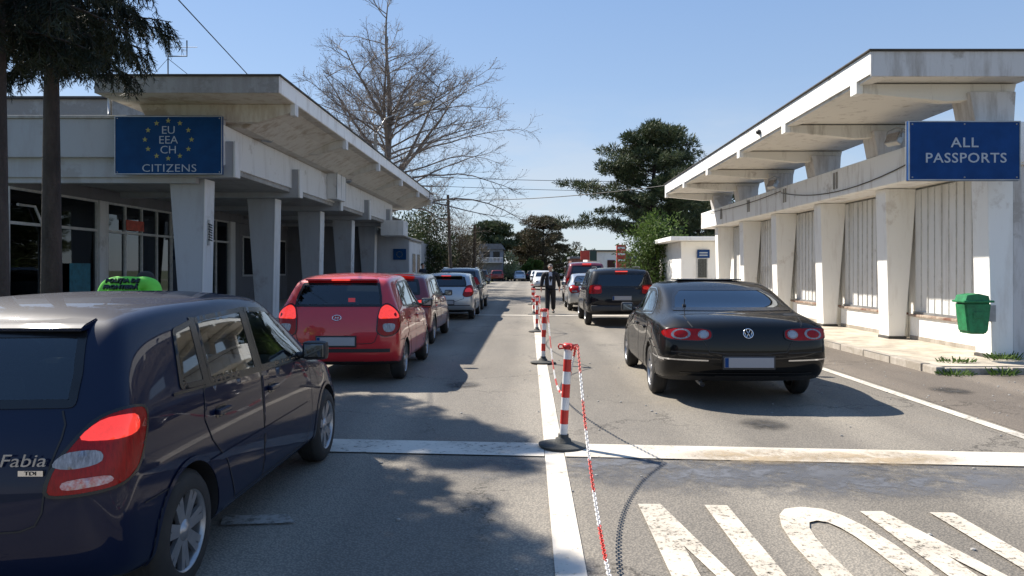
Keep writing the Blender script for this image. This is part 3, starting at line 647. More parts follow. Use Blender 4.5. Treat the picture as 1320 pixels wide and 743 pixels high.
# ============================================================ VEHICLES
# station: (y0,y1,y2,y3, zb,z1,z2,z3,zt, w0,w1,w2,w3) rows: sill, flank, belt, roof edge ; y from the rear bumper
HATCH = dict(L=4.0, H=1.5, W=.82, st=[
 (.10,.06,.10,.33, .30,.56,.97,1.365,1.405, .775,.81,.785,.63),
 (.27,.24,.27,.46, .24,.55,.98,1.42,1.45, .80,.82,.79,.65),
 (.78,.78,.78,.85, .20,.54,.99,1.455,1.50, .80,.82,.79,.655),
 (1.6,1.6,1.6,1.6, .20,.53,.96,1.465,1.515, .79,.82,.79,.66),
 (2.2,2.2,2.25,2.15, .20,.53,.94,1.445,1.50, .79,.82,.785,.64),
 (2.5,2.5,2.6,2.38, .20,.53,.93,1.39,1.46, .79,.82,.78,.59),
 (2.95,2.95,3.0,3.12, .20,.53,.90,.98,1.02, .79,.82,.77,.68),
 (3.25,3.25,3.25,3.3, .21,.54,.86,.94,.98, .79,.82,.76,.60),
 (3.6,3.6,3.58,3.58, .23,.52,.78,.86,.90, .78,.80,.73,.55),
 (3.84,3.88,3.80,3.76, .27,.50,.68,.76,.80, .68,.71,.64,.50)],
 rear=[(.02),(-.02),(.03),(.33)], front=[4.0,4.03,3.92,3.84],
 wheels=(.74, 3.25), glass_rear=[(-.615,1.06),(.615,1.06),(.60,1.20),(.545,1.385),(-.545,1.385),(-.60,1.20)],
 side=[[(.70,1.045),(.985,1.03),(1.02,1.385),(.80,1.35)], [(1.03,1.025),(1.715,1.00),(1.715,1.415),(1.065,1.395)], [(1.78,1.00),(2.80,.965),(2.74,1.04),(2.24,1.385),(1.78,1.415)]],
 wind=[(-.62,1.04),(.62,1.04),(.50,1.38),(-.50,1.38)], doors=[(.96,1.75,.30),(1.765,2.78,.30)], handles=(1.12, 1.93), hz=.86, mirror=(2.62,.99))
ESTATE = dict(HATCH, glass_rear=[(-.56,1.07),(.56,1.07),(.52,1.36),(-.52,1.36)])
SEDAN = dict(L=4.77, H=1.47, W=.91, st=[
 (.16,.06,.10,.18, .32,.60,.90,1.00,1.02, .80,.86,.83,.66),
 (.42,.36,.38,.42, .25,.58,.96,1.06,1.08, .87,.91,.87,.72),
 (.95,.95,.95,.80, .21,.56,.99,1.075,1.10, .89,.91,.88,.70),
 (1.45,1.45,1.5,1.50, .21,.55,.98,1.36,1.40, .88,.905,.87,.66),
 (2.1,2.1,2.1,2.05, .21,.55,.97,1.43,1.475, .88,.905,.87,.67),
 (2.7,2.7,2.7,2.6, .21,.55,.95,1.43,1.475, .88,.905,.87,.67),
 (3.05,3.05,3.1,2.92, .21,.55,.94,1.36,1.42, .88,.905,.86,.58),
 (3.5,3.5,3.5,3.66, .21,.55,.90,.98,1.02, .88,.905,.85,.70),
 (3.8,3.8,3.8,3.85, .21,.55,.87,.94,.97, .88,.905,.84,.62),
 (4.3,4.3,4.3,4.3, .24,.52,.78,.85,.88, .85,.88,.80,.58),
 (4.60,4.62,4.55,4.50, .28,.50,.68,.75,.78, .70,.76,.70,.5)],
 rear=[.03,-.02,.02,.10], front=[4.76,4.80,4.70,4.62],
 wheels=(1.06, 3.77), glass_rear=None,
 side=[[(1.28,1.05),(2.12,1.01),(2.12,1.355),(1.86,1.35),(1.55,1.24)], [(2.19,1.01),(3.26,.99),(3.20,1.10),(2.78,1.33),(2.19,1.355)]],
 wind=[(-.66,1.06),(.66,1.06),(.52,1.36),(-.52,1.36)], doors=[(1.36,2.14,.30),(2.155,3.3,.30)], handles=(1.62, 2.36), hz=.84, mirror=(3.1,1.0))
SUV = dict(L=4.6, H=1.75, W=.93, st=[
 (.14,.06,.08,.22, .42,.70,1.12,1.60,1.66, .85,.89,.86,.70),
 (.40,.34,.34,.42, .36,.68,1.13,1.67,1.71, .90,.93,.90,.745),
 (.9,.9,.9,.9, .34,.66,1.13,1.69,1.74, .91,.93,.90,.755),
 (1.9,1.9,1.9,1.9, .34,.66,1.12,1.70,1.75, .90,.93,.90,.755),
 (2.6,2.6,2.6,2.5, .34,.66,1.11,1.68,1.73, .90,.93,.90,.74),
 (2.9,2.9,2.95,2.75, .34,.66,1.10,1.60,1.66, .90,.93,.89,.70),
 (3.3,3.3,3.3,3.35, .34,.66,1.06,1.14,1.17, .90,.93,.88,.78),
 (3.7,3.7,3.7,3.7, .36,.66,1.02,1.10,1.13, .90,.92,.87,.70),
 (4.2,4.2,4.2,4.2, .38,.64,.96,1.04,1.07, .88,.91,.85,.66),
 (4.46,4.48,4.42,4.38, .42,.62,.84,.92,.95, .80,.83,.77,.60)],
 rear=[.03,-.02,.02,.18], front=[4.62,4.64,4.56,4.5],
 wheels=(.95, 3.72), glass_rear=[(-.71,1.16),(.71,1.16),(.64,1.60),(-.64,1.60)],
 side=[[(.42,1.19),(1.19,1.18),(1.19,1.62),(.50,1.62)], [(1.25,1.18),(2.02,1.17),(2.02,1.63),(1.25,1.63)], [(2.08,1.17),(3.05,1.15),(2.98,1.22),(2.64,1.57),(2.08,1.63)]],
 wind=[(-.72,1.2),(.72,1.2),(.6,1.58),(-.6,1.58)], doors=[(1.22,2.03,.42),(2.045,3.08,.42)], handles=(1.36, 2.2), hz=1.0, mirror=(2.85,1.18))

M_MIRR = mat('mirror_silvering', (0.22, 0.24, 0.26), 0.05, 1.0)
def chaikin(p, n=2, closed=True, k=0.22):
    for _ in range(n):
        q = []; m = len(p)
        for i in range(m if closed else m - 1):
            a, b = p[i], p[(i + 1) % m]
            q.append((a[0] * (1 - k) + b[0] * k, a[1] * (1 - k) + b[1] * k)); q.append((a[0] * k + b[0] * (1 - k), a[1] * k + b[1] * (1 - k)))
        p = q if closed else [p[0]] + q + [p[-1]]
    return p
def rounded(p, r=.045, n=3):
    q = []; m = len(p)
    for i in range(m):
        a, b, c = Vector(p[i - 1]), Vector(p[i]), Vector(p[(i + 1) % m]); l1 = (a - b).length; l2 = (c - b).length
        if l1 < 1e-6 or l2 < 1e-6: q.append(tuple(b)); continue
        s = b + (a - b) / l1 * min(r, l1 * .42); e = b + (c - b) / l2 * min(r, l2 * .42)
        for k in range(n + 1):
            t = k / n; q.append(tuple(s * (1 - t) ** 2 + b * 2 * t * (1 - t) + e * t * t))
    return q
def resample(p, step, closed=True):
    out = []
    m = len(p)
    for i in range(m if closed else m - 1):
        a, b = Vector(p[i]), Vector(p[(i + 1) % m]); n = max(1, int(math.ceil((b - a).length / step)))
        for j in range(n): out.append(tuple(a.lerp(b, j / n)))
    if not closed: out.append(tuple(p[-1]))
    return out
def inpoly(x, y, p):
    c = False; j = len(p) - 1
    for i in range(len(p)):
        if (p[i][1] > y) != (p[j][1] > y) and x < (p[j][0] - p[i][0]) * (y - p[i][1]) / (p[j][1] - p[i][1]) + p[i][0]: c = not c
        j = i
    return c
def shrink(p, d):
    m = len(p); ar = sum(p[i][0] * p[(i + 1) % m][1] - p[(i + 1) % m][0] * p[i][1] for i in range(m)); s = 1 if ar > 0 else -1
    q = []
    for i in range(m):
        a, b, c = Vector(p[i - 1]), Vector(p[i]), Vector(p[(i + 1) % m]); e1 = (b - a); e2 = (c - b)
        if e1.length < 1e-9 or e2.length < 1e-9: continue
        e1.normalize(); e2.normalize(); n1 = Vector((-e1.y, e1.x)) * s; n2 = Vector((-e2.y, e2.x)) * s; n = n1 + n2
        if n.length < .2: continue
        n.normalize(); q.append(tuple(b + n * d / max(.5, n.dot(n1))))
    return q

class Car:
    """one vehicle: a smooth subdivided shell, then every part laid on the shell's own surface"""
    def __init__(s, D, L_, W_, H_, lvl=4):
        s.D = D; s.sy = L_ / D['L']; s.sx = (W_ / 2) / D['W']; s.sz = H_ / D['H']; s.L = L_; s.W = W_; s.H = H_
        bm = bmesh.new(); ST = D['st']; FR = (1.0, .55, 0.0)
        def ring(t):
            y0, y1, y2, y3, zb, z1, z2, z3, zt, w0, w1, w2, w3 = t
            half = [(0, y0, zb), (w0 * .55, y0, zb), (w0, y0, zb + .02), (w1, y1, z1), (w2, y2, z2), (w3, y3, z3), (w3 * .55, y3 if True else 0, zt - .006), (0, y3, zt)]
            r = [bm.verts.new(p) for p in half] + [bm.verts.new((-x, y, z)) for x, y, z in half[-2:0:-1]]
            return r
        rings = [ring(t) for t in ST]; n = len(rings[0])   # 14
        for a, b in zip(rings, rings[1:]):
            for j in range(n): bm.faces.new((a[j], b[j], b[(j + 1) % n], a[(j + 1) % n]))
        def cap(r, t, ys, flip, bulge):
            y0, y1, y2, y3, zb, z1, z2, z3, zt, w0, w1, w2, w3 = t
            rows = []
            # rows 0..3: sill,flank,belt,roof ; row 0 = bottom ring verts j=1,0,13 ; top = 6,7,8
            right = [2, 3, 4, 5]; left = [12, 11, 10, 9]
            ww = [w0, w1, w2, w3]; zz = [zb + .02, z1, z2, z3]
            grid = []
            for k in range(4):
                if k == 0: row = [r[2], r[1], r[0], r[13], r[12]]
                elif k == 3: row = [r[5], r[6], r[7], r[8], r[9]]
                else:
                    mid = [bm.verts.new((ww[k] * .55 * q, ys[k] + bulge * (abs(q)) * .35, zz[k])) for q in (1, 0, -1)]
                    row = [r[right[k]]] + mid + [r[left[k]]]
                grid.append(row)
            for q, vv in ((1, r[1]), (0, r[0]), (1, r[13])): vv.co.y = ys[0] + bulge * q * .35
            for q, vv in ((1, r[6]), (0, r[7]), (1, r[8])): vv.co.y = ys[3] + bulge * q * .35
            for A, B in zip(grid, grid[1:]):
                for j in range(4):
                    f = (A[j], A[j + 1], B[j + 1], B[j]); bm.faces.new(f if flip else f[::-1])
        cap(rings[0], ST[0], D['rear'], False, .06); cap(rings[-1], ST[-1], D['front'], True, -.06)
        bmesh.ops.recalc_face_normals(bm, faces=bm.faces)
        cl = bm.edges.layers.float.new('crease_edge')
        for a, b in zip(rings, rings[1:]):
            for j, c in ((4, .68), (10, .68), (5, .42), (9, .42), (2, .3), (12, .3)):
                e = bm.edges.get((a[j], b[j])); 
                if e: e[cl] = c
        for v in bm.verts: v.co = (v.co.x * s.sx * 1.018, v.co.y * s.sy, v.co.z * s.sz * (1.0 + .012 * (v.co.z / D['H'])))
        me = bpy.data.meshes.new('tmpbody'); bm.to_mesh(me); bm.free()
        o = bpy.data.objects.new('tmpbody', me); COL.objects.link(o)
        m = o.modifiers.new('s', 'SUBSURF'); m.levels = lvl; m.render_levels = lvl
        s.tmp = o
        dg = bpy.context.evaluated_depsgraph_get(); ev = o.evaluated_get(dg); s.me = bpy.data.meshes.new_from_object(ev)
        o.modifiers.clear(); o.data = s.me
        b2 = bmesh.new(); b2.from_mesh(s.me); s.bvh = BVHTree.FromBMesh(b2); b2.free()
    def sc(s, axis, p):
        a, b = p
        if axis in 'RL': return (a * s.sy, b * s.sz)
        if axis in 'BF': return (a * s.sx, b * s.sz)
        if axis == 'T': return (a * s.sx, b * s.sy)
        return p
    def hit(s, axis, p, off):
        a, b = p
        if axis == 'R': o, d = Vector((4, a, b)), Vector((-1, 0, 0))
        elif axis == 'L': o, d = Vector((-4, a, b)), Vector((1, 0, 0))
        elif axis == 'B': o, d = Vector((a, -4, b)), Vector((0, 1, 0))
        elif axis == 'F': o, d = Vector((a, s.L + 4, b)), Vector((0, -1, 0))
        elif axis == 'T': o, d = Vector((a, b, 5)), Vector((0, 0, -1))
        elif axis in 'CD':     # around the rear right / left corner ; a = degrees/100 from the side
            an = R(a * 100 + 9); d0 = Vector((math.cos(an) * (1 if axis == 'C' else -1), -math.sin(an), 0)); c = Vector((.30 * s.sx / .9 * (1 if axis == 'C' else -1), .62, b)); o = c + d0 * 4; d = -d0
        loc, n, i, dist = s.bvh.ray_cast(o, d)
        if loc is None or (dist > 5.2 and axis not in 'BFT'): 
            loc, n, i, dist = s.bvh.find_nearest(o + d * 3.4)
        if n.dot(d) > 0: n = -n
        return loc + n * off, n
    def patch(s, name, axis, pts, off, m, parent, step=.04, smooth=2, hole=None, skirt=.008, scale=True, mb=None):
        P = [s.sc(axis, p) for p in pts] if scale else pts
        if smooth: P = rounded(P, .028 if axis not in 'CD' else .05) if smooth != 3 else chaikin(P, 2)
        st = step if axis not in 'CD' else step * 1.2
        B = resample(P, st * .6); n = len(B); V = [Vector(p) for p in B]; E = [(i, (i + 1) % n) for i in range(n)]
        H = None
        if hole is not None:
            H = resample(shrink(P, hole), st * .6); k = len(V); V += [Vector(p) for p in H]; E += [(k + i, k + (i + 1) % len(H)) for i in range(len(H))]
        x0, x1 = min(p[0] for p in B), max(p[0] for p in B); y0, y1 = min(p[1] for p in B), max(p[1] for p in B)
        if hole is None:
            y = y0 + st / 2
            inn = shrink(P, st * .35)
            while y < y1:
                x = x0 + st / 2
                while x < x1:
                    if inpoly(x, y, inn): V.append(Vector((x, y)))
                    x += st
                y += st
        vv, ee, ff, *_ = delaunay_2d_cdt(V, E, [], 0, 1e-6)
        bm = bmesh.new(); hv = []
        for v in vv: hv.append(bm.verts.new(s.hit(axis, (v.x, v.y), off)[0]))
        for f in ff:
            c = sum((Vector(vv[i]) for i in f), Vector((0, 0))) / len(f)
            if not inpoly(c.x, c.y, P): continue
            if H and inpoly(c.x, c.y, H): continue
            try: q = bm.faces.new([hv[i] for i in f]); q.smooth = True
            except ValueError: pass
        for v in [v for v in bm.verts if not v.link_faces]: bm.verts.remove(v)
        # outward normals
        bm.normal_update(); tot = 0
        for f in list(bm.faces)[:40]:
            cc = f.calc_center_median(); loc, nn, i, d = s.bvh.find_nearest(cc); tot += f.normal.dot(cc - loc) if off > 0 else f.normal.dot(nn)
        if tot < 0:
            for f in bm.faces: f.normal_flip()
        bm.normal_update()
        if skirt:
            be = [e for e in bm.edges if len(e.link_faces) == 1]; mp = {}
            for e in be:
                for v in e.verts:
                    if v not in mp: mp[v] = (bm.verts.new(v.co.copy()), bm.verts.new(v.co - v.normal * (abs(off) + skirt)))
            for e in be:
                a, b = e.link_loops[0].vert, e.link_loops[0].link_loop_next.vert
                try: bm.faces.new((mp[b][0], mp[a][0], mp[a][1], mp[b][1]))
                except ValueError: pass
        me = bpy.data.meshes.new(name); bm.to_mesh(me); bm.free(); me.materials.append(m)
        o = bpy.data.objects.new(name, me); COL.objects.link(o); o.parent = parent
        if name == 'tail_light':
            q = MB(); s.strip(q, axis, P + [P[0]], .012, off + .0015, M_BLACKGLOSS, n=0, scale=False); q.build('lamp_seal', M_BLACKGLOSS, o)
        return o
    def strip(s, mb, axis, path, w, off, m, n=2, scale=True):
        P = [s.sc(axis, p) for p in path] if scale else path
        if n: P = chaikin(P, n, closed=False)
        P = resample(P, .05 if axis not in 'CD' else .04, closed=False); pr = None; k = mb.mi(m)
        for i, p in enumerate(P):
            a = Vector(P[max(i - 1, 0)]); b = Vector(P[min(i + 1, len(P) - 1)]); t = (b - a).normalized(); nn = Vector((-t.y, t.x)) * w / 2
            if axis in 'CD': nn.x *= 1.2
            q = [mb.bm.verts.new(s.hit(axis, (p[0] + nn.x, p[1] + nn.y), off)[0]), mb.bm.verts.new(s.hit(axis, (p[0] - nn.x, p[1] - nn.y), off)[0])]
            if pr:
                f = mb.bm.faces.new((pr[0], q[0], q[1], pr[1])); f.material_index = k; f.smooth = True; f.normal_update()
                if f.normal.dot(s.hit(axis, p, off)[1]) < 0: f.normal_flip()
            pr = q
    def finish(s, parent, m, glazing, R_w, dark=True):
        """cut wheel arches and window openings out of the shell"""
        o = s.tmp; me = s.me; me.materials.clear(); me.materials.append(m); me.materials.append(M_DARK)
        for w in s.wheels_y:
            for sg in (1, -1):
                c = MB(); c.lathe([(0.001, sg * s.W * .30), (R_w, sg * s.W * .30), (R_w, sg * (s.W * .5 + .2)), (0.001, sg * (s.W * .5 + .2))], 48, 'x', (0, w, s.wheel_r)); 
                bmesh.ops.remove_doubles(c.bm, verts=c.bm.verts, dist=.002); bmesh.ops.recalc_face_normals(c.bm, faces=c.bm.faces)
                co = c.build('cut', M_DARK)
                md = o.modifiers.new('b', 'BOOLEAN'); md.operation = 'DIFFERENCE'; md.solver = 'EXACT'; md.object = co
                dg = bpy.context.evaluated_depsgraph_get(); ne = bpy.data.meshes.new_from_object(o.evaluated_get(dg)); o.modifiers.clear(); o.data = ne; bpy.data.objects.remove(co)
        bm = bmesh.new(); bm.from_mesh(o.data)
        for f in bm.faces:
            f.smooth = True; c = f.calc_center_median(); f.material_index = 0
            for w in s.wheels_y:
                rr = math.hypot(c.y - w, c.z - s.wheel_r)
                if rr < R_w - .004 and abs(c.x) < s.W * .5: f.material_index = 1
                elif abs(rr - R_w) < .004 and abs(c.x) < s.W * .5 and abs(f.normal.x) < .25: f.material_index = 1; f.smooth = False
            if f.normal.z < -.75 and c.z < s.H * .28: f.material_index = 1
        for axis, P in glazing:
            for _ in range(1):
                cross = []
                for f in bm.faces:
                    n = f.normal
                    if axis == 'R' and (n.x < .2): continue
                    if axis == 'L' and (n.x > -.2): continue
                    if axis == 'B' and (n.y > -.08 or f.calc_center_median().y > s.L * .5): continue
                    if axis == 'F' and (n.y < .08 or f.calc_center_median().y < s.L * .4): continue
                    ins = [inpoly(*((v.co.y, v.co.z) if axis in 'RL' else (v.co.x, v.co.z)), P) for v in f.verts]
                    if all(ins): cross.append(f)
            bmesh.ops.delete(bm, geom=cross, context='FACES')
        bm.to_mesh(o.data); bm.free()
        o.name = 'body'; o.data.name = 'body'; o.parent = parent
        return o

def make_wheel(parent, x, y, r, side, rim_r, style='spoke', n=7, width=.19, rimmat=None):
    rimmat = rimmat or M_ALLOY
    w = MB(); hw = width / 2; s = side
    w.lathe([(rim_r - .01, -hw), (rim_r + .012, -hw - .004), (r - .035, -hw + .004), (r - .006, -hw + .03), (r, -hw + .055), (r - .004, 0), (r, hw - .055), (r - .006, hw - .03), (r - .035, hw - .004), (rim_r + .012, hw + .004), (rim_r - .01, hw)], 48, 'x', m=M_TYRE)
    for dx in (-.035, 0, .035): w.lathe([(r + .0015, dx - .004), (r + .0015, dx + .004)], 48, 'x', m=M_DARK)
    o = w.build('wheel', M_TYRE, parent, (x, y, r))
    q = MB()
    f = s * (hw - .012)
    q.lathe([(rim_r + .004, s * hw), (rim_r - .014, s * (hw - .004)), (rim_r - .02, s * (hw - .03)), (rim_r - .02, -s * hw)], 40, 'x', m=rimmat)
    q.lathe([(.001, f + s * .004), (.028, f + s * .003), (.032, f - s * .004), (.052, f - s * .008), (.056, f - s * .03)], 24, 'x', m=rimmat)
    q.lathe([(.001, f - s * .06), (rim_r - .02, f - s * .06)], 24, 'x', m=M_DARK)
    for k in range(n):
        a = 2 * math.pi * k / n + .2
        for da in ((-.13, .13) if style == 'twin' else (0,)):
            wd0, wd1 = (.030, .024) if style == 'twin' else (.032, .052)
            b = a + da
            pts = [(.04, -wd0), (rim_r - .012, -wd1), (rim_r - .012, wd1), (.04, wd0)]
            A = []; 
            for dd in (0, -.022):
                for (rr, t) in pts:
                    bulge = -.010 if rr < .1 else -.002
                    A.append(q.bm.verts.new((f + s * (dd + bulge), rr * math.cos(b) - t * math.sin(b) * .7, rr * math.sin(b) + t * math.cos(b) * .7)))
            ki = q.mi(rimmat)
            for idx in ((0, 1, 2, 3), (7, 6, 5, 4), (0, 4, 5, 1), (1, 5, 6, 2), (2, 6, 7, 3), (3, 7, 4, 0)):
                fc = q.bm.faces.new([A[i] for i in idx]); fc.material_index = ki
    bmesh.ops.recalc_face_normals(q.bm, faces=q.bm.faces)
    rim = q.build('rim', rimmat, o)
    return o

def build_car(name, label, cat, D, L_, W_, H_, loc, paintm, rz=0, wr=.30, rim=.205, glassm=None, rearglass=None, lod=0, group=None, style='spoke', nsp=7, arch=.038, trim=None, wheel_in=.10, detail=None, mirror_side=(1, -1), rimmat=None, interior=M_INT):
    t = thing(name, label, cat, loc, rz, group)
    c = Car(D, L_, W_, H_, lvl=4 if lod == 0 else 3)
    c.wheel_r = wr; c.wheels_y = [w * c.sy for w in D['wheels']]
    step = .04 if lod == 0 else .07; bw = .034 if lod == 0 else .05
    glassm = glassm or M_GL_CAR; rearglass = rearglass or glassm
    glz = []
    # window openings + glass + seal
    jobs = []
    if D['glass_rear']: jobs.append(('rear_window', 'B', D['glass_rear'], rearglass))
    if D is SEDAN: jobs.append(('rear_window', 'B', [(-.685,1.11),(.685,1.11),(.60,1.30),(.50,1.385),(-.50,1.385),(-.60,1.30)], rearglass))
    jobs.append(('windscreen', 'F', D['wind'], glassm))
    for P in D['side']:
        for ax in 'RL': jobs.append(('side_window', ax, P, glassm))
    for nm, ax, P, g in jobs:
        Q = rounded([c.sc(ax, p) for p in P], .028)
        glz.append((ax, shrink(Q, .004)))
        w = c.patch(nm, ax, P, .003, g, t, step=step, skirt=0)
        c.patch('window_seal', ax, P, .0055, M_BLACKGLOSS, w, step=step, hole=bw if ax in 'BF' else bw * .8, skirt=.002)
    for ax in 'RL':
        S = D['side']
        for A, B in zip(S, S[1:]):
            mb = MB()
            a0, a1 = A[1], A[2] if D is not SEDAN else A[2]; b0, b1 = B[0], B[-1]
            c.strip(mb, ax, [((a0[0] + b0[0]) / 2, min(a0[1], b0[1])), ((a1[0] + b1[0]) / 2, max(a1[1], b1[1]))], max(.03, (b0[0] - a0[0]) * c.sy + .03), .0048, M_BLACKGLOSS, n=0)
            mb.build('door_pillar', M_BLACKGLOSS, t)
    c.finish(t, paintm, glz, wr + arch)
    # arch lips
    for w in c.wheels_y:
        for sg, ax in ((1, 'R'), (-1, 'L')):
            mb = MB(); pth = []
            for k in range(25):
                a = R(-6 + 192 * k / 24); pth.append((w + (wr + arch + .010) * math.cos(a), wr + (wr + arch + .010) * math.sin(a)))
            pth = [p for p in pth if p[1] > .27 * c.sz]
            c.strip(mb, ax, pth, .026, .007, paintm if trim is None else trim, n=0, scale=False)
            mb.build('arch_lip', paintm, t)
    for w in c.wheels_y:
        for sg in (1, -1): make_wheel(t, sg * (W_ / 2 - wheel_in), w, wr, sg, rim, style, nsp, rimmat=rimmat)
    # doors: a skin panel 2 mm proud with its gap drawn in shadow
    for (a, b, z0) in D['doors']:
        for ax in 'RL':
            ztop = c.D['st'][3][6] + .01; fw = b
            if b > D['doors'][0][1] + .1: P = [(a, z0), (b - .10, z0), (b + .02, .55 * D['H'] / 1.5), (b + .03, ztop - .12), (b - .02, ztop - .02), (a, ztop + .02)]
            else:
                rw = D['wheels'][0]; P = [(a + .36, z0), (b, z0), (b, ztop + .025), (a - .02, ztop + .045), (a - .04, ztop - .12), (a + .04, .72 * D['H'] / 1.5), (a + .22, .56 * D['H'] / 1.5)]
            d = c.patch('door', ax, P, .0022, paintm, t, step=.06 if lod == 0 else .1, smooth=1, skirt=.002)
            mb = MB(); c.strip(mb, ax, P + [P[0]], .007 if D is HATCH and lod == 0 else .011, .0030, M_DARK, n=0); mb.build('door_gap', M_DARK, d)
    for hy in D['handles']:
        for ax, sg in (('R', 1), ('L', -1)):
            mb = MB(); y, z = hy * c.sy, D['hz'] * c.sz; l, n = c.hit(ax, (y, z), 0)
            mb.box((-.012, -.08, -.014), (.018, .08, .014), paintm, bev=.008)
            o = mb.build('door_handle', paintm, t, l + n * .016)
            if lod == 0: c.patch('handle_recess', ax, [(hy - .07, D['hz'] - .035), (hy + .07, D['hz'] - .035), (hy + .07, D['hz'] + .03), (hy - .07, D['hz'] + .03)], .0045, M_BLACKGLOSS, o, skirt=0, step=.03).location = -o.location
    for sg, ax in ((1, 'R'), (-1, 'L')):
        if sg not in mirror_side: continue
        y, z = D['mirror'][0] * c.sy, D['mirror'][1] * c.sz; l, n = c.hit(ax, (y, z), 0)
        mb = MB(); mb.box((sg * .13 - .095, -.045, -.03), (sg * .13 + .095, .055, .11), M_PLASTIC, bev=.04); mb.tube([(-.02 * sg, .02, 0), (.1 * sg, 0, .01)], .025, 8, M_PLASTIC)
        o = mb.build('wing_mirror', paintm, t, l)
        mb = MB(); mb.box((sg * .13 - .072, -.049, -.008), (sg * .13 + .072, -.040, .088), M_MIRR, bev=.004); mb.build('mirror_glass', M_MIRR, o)
    # interior: floor, dash, seats, wheel
    sy, sx, sz = c.sy, c.sx, c.sz; bl = D['st'][3][6] * sz
    mb = MB(); mb.box((-.66 * sx / 1.0 * (D['W'] / .82), .5 * sy, .32), (.66 * sx * (D['W'] / .82), (D['mirror'][0] + .25) * sy, .36), interior)
    mb.prism([((D['mirror'][0] + .0) * sy, bl - .28), ((D['mirror'][0] + .0) * sy, bl - .03), ((D['mirror'][0] + .14) * sy, bl + .02), ((D['mirror'][0] + .5) * sy, bl - .02), ((D['mirror'][0] + .5) * sy, bl - .28)], -.6 * sx, .6 * sx, interior, 'x')
    mb.box((-.60 * sx, (D['glass_rear'] and .38 or .75) * sy, bl - .10), (.60 * sx, 1.0 * sy, bl - .06), interior)
    mb.build('interior', interior, t)
    ys = [D['doors'][1][0] + .15, D['doors'][0][0] + .08]
    for y in ys:
        for x in (-.36, .36):
            mb = MB(); m1 = Matrix.Translation((x * sx * D['W'] / .82, y * sy, .52 * sz)) @ Matrix.Rotation(R(14), 4, 'X')
            mb.box((-.23, -.06, 0), (.23, .06, bl - .52 * sz + .12), M_INTG if interior is M_INTG else interior, bev=.04, mtx=m1)
            mb.box((-.11, -.045, bl - .52 * sz + .14), (.11, .045, bl - .52 * sz + .30), interior, bev=.04, mtx=m1)
            mb.box((-.23, 0, -.05), (.23, .45, .08), interior, bev=.03, mtx=Matrix.Translation((x * sx * D['W'] / .82, y * sy, .46 * sz)))
            mb.build('seat', interior, t)
    mb = MB(); cx, cyy = -.36 * sx * D['W'] / .82, (D['mirror'][0] - .12) * sy
    pts = [Vector((cx + .18 * math.cos(a), cyy + .18 * math.sin(a) * .45, bl - .06 + .18 * math.sin(a) * .9)) for a in [2 * math.pi * k / 20 for k in range(21)]]
    mb.tube(pts, .014, 6, M_PLASTIC, cap=False); mb.box((cx - .17, cyy - .01, bl - .10), (cx + .17, cyy + .02, bl - .05), M_PLASTIC); mb.build('steering_wheel', M_PLASTIC, t)
    return t, c

def plate(c, t, z, m=M_PLATE, w=.52, h=.115, x=0):
    l, n = c.hit('B', (x, z), 0); mb = MB()
    mb.box((-w / 2, -.012, -h / 2), (w / 2, .004, h / 2), m, bev=.004); o = mb.build('number_plate', m, t, (x, l.y - .014, z))
    q = MB(); q.box((-w / 2 + .004, -.0145, -h / 2 + .004), (-w / 2 + .045, -.0125, h / 2 - .004), M_BLUE); q.build('blue_band', M_BLUE, o)
    q = MB(); q.box((-w / 2 - .02, .0, -h / 2 - .025), (w / 2 + .02, .02, h / 2 + .02), M_PLASTIC, bev=.006); q.build('plate_holder', M_PLASTIC, o); return o
def badge_ring(c, t, z, kind, r=.05):
    l, n = c.hit('B', (0, z), 0); mb = MB(); K = M_CHROME
    pts = [(r * math.cos(a), 0, r * math.sin(a) * (1 if kind == 'vw' else .62)) for a in [2 * math.pi * k / 28 for k in range(29)]]
    mb.tube(pts, .006, 6, K, cap=False)
    def bar(a, b): mb.tube([(a[0] * r, 0, a[1] * r), (b[0] * r, 0, b[1] * r)], .005, 5, K)
    if kind == 'vw':
        bar((-.45, .85), (-.08, .1)); bar((.45, .85), (.08, .1)); bar((-.08, .1), (.08, .1)); bar((-.82, .45), (-.4, -.85)); bar((-.4, -.85), (0, -.05)); bar((0, -.05), (.4, -.85)); bar((.4, -.85), (.82, .45))
    else:
        bar((-.42, -.42), (-.22, .45)); bar((.22, -.45), (.42, .42)); bar((-.3, -.02), (.3, .05))
    tl = math.atan2(n.z, -n.y); o = mb.build('emblem', K, t, (0, l.y - .008, z)); o.rotation_euler = (-tl, 0, 0); return o
def exhaust(c, t, x, r=.03):
    mb = MB(); l, n = c.hit('B', (x, .34 * c.sz), 0); mb.tube([(x, l.y + .25, .26), (x, l.y + .0, .25)], r, 12, M_STEEL, cap=False); mb.tube([(x, l.y + .2, .26), (x, l.y + .02, .25)], r * .8, 12, M_DARK); mb.build('exhaust_pipe', M_STEEL, t)
def seams(c, t, items):
    """panel gaps of tailgate and bumper"""
    for ax, P, w in items:
        mb = MB(); c.strip(mb, ax, P, w, .0035, M_DARK, n=1); mb.build('panel_gap', M_DARK, t)
def lamp(c, t, axes, P, off, m, nm='tail_light', parent=None, step=.03, smooth=2, skirt=.02):
    r = []
    for ax in axes:
        r.append(c.patch(nm, ax, P if ax in 'CB' or len(axes) < 2 and ax != 'D' else ([(p[0], p[1]) for p in P] if ax == 'D' else P), off, m, parent[len(r)] if parent else t, step=step, smooth=smooth, skirt=skirt))
    return r

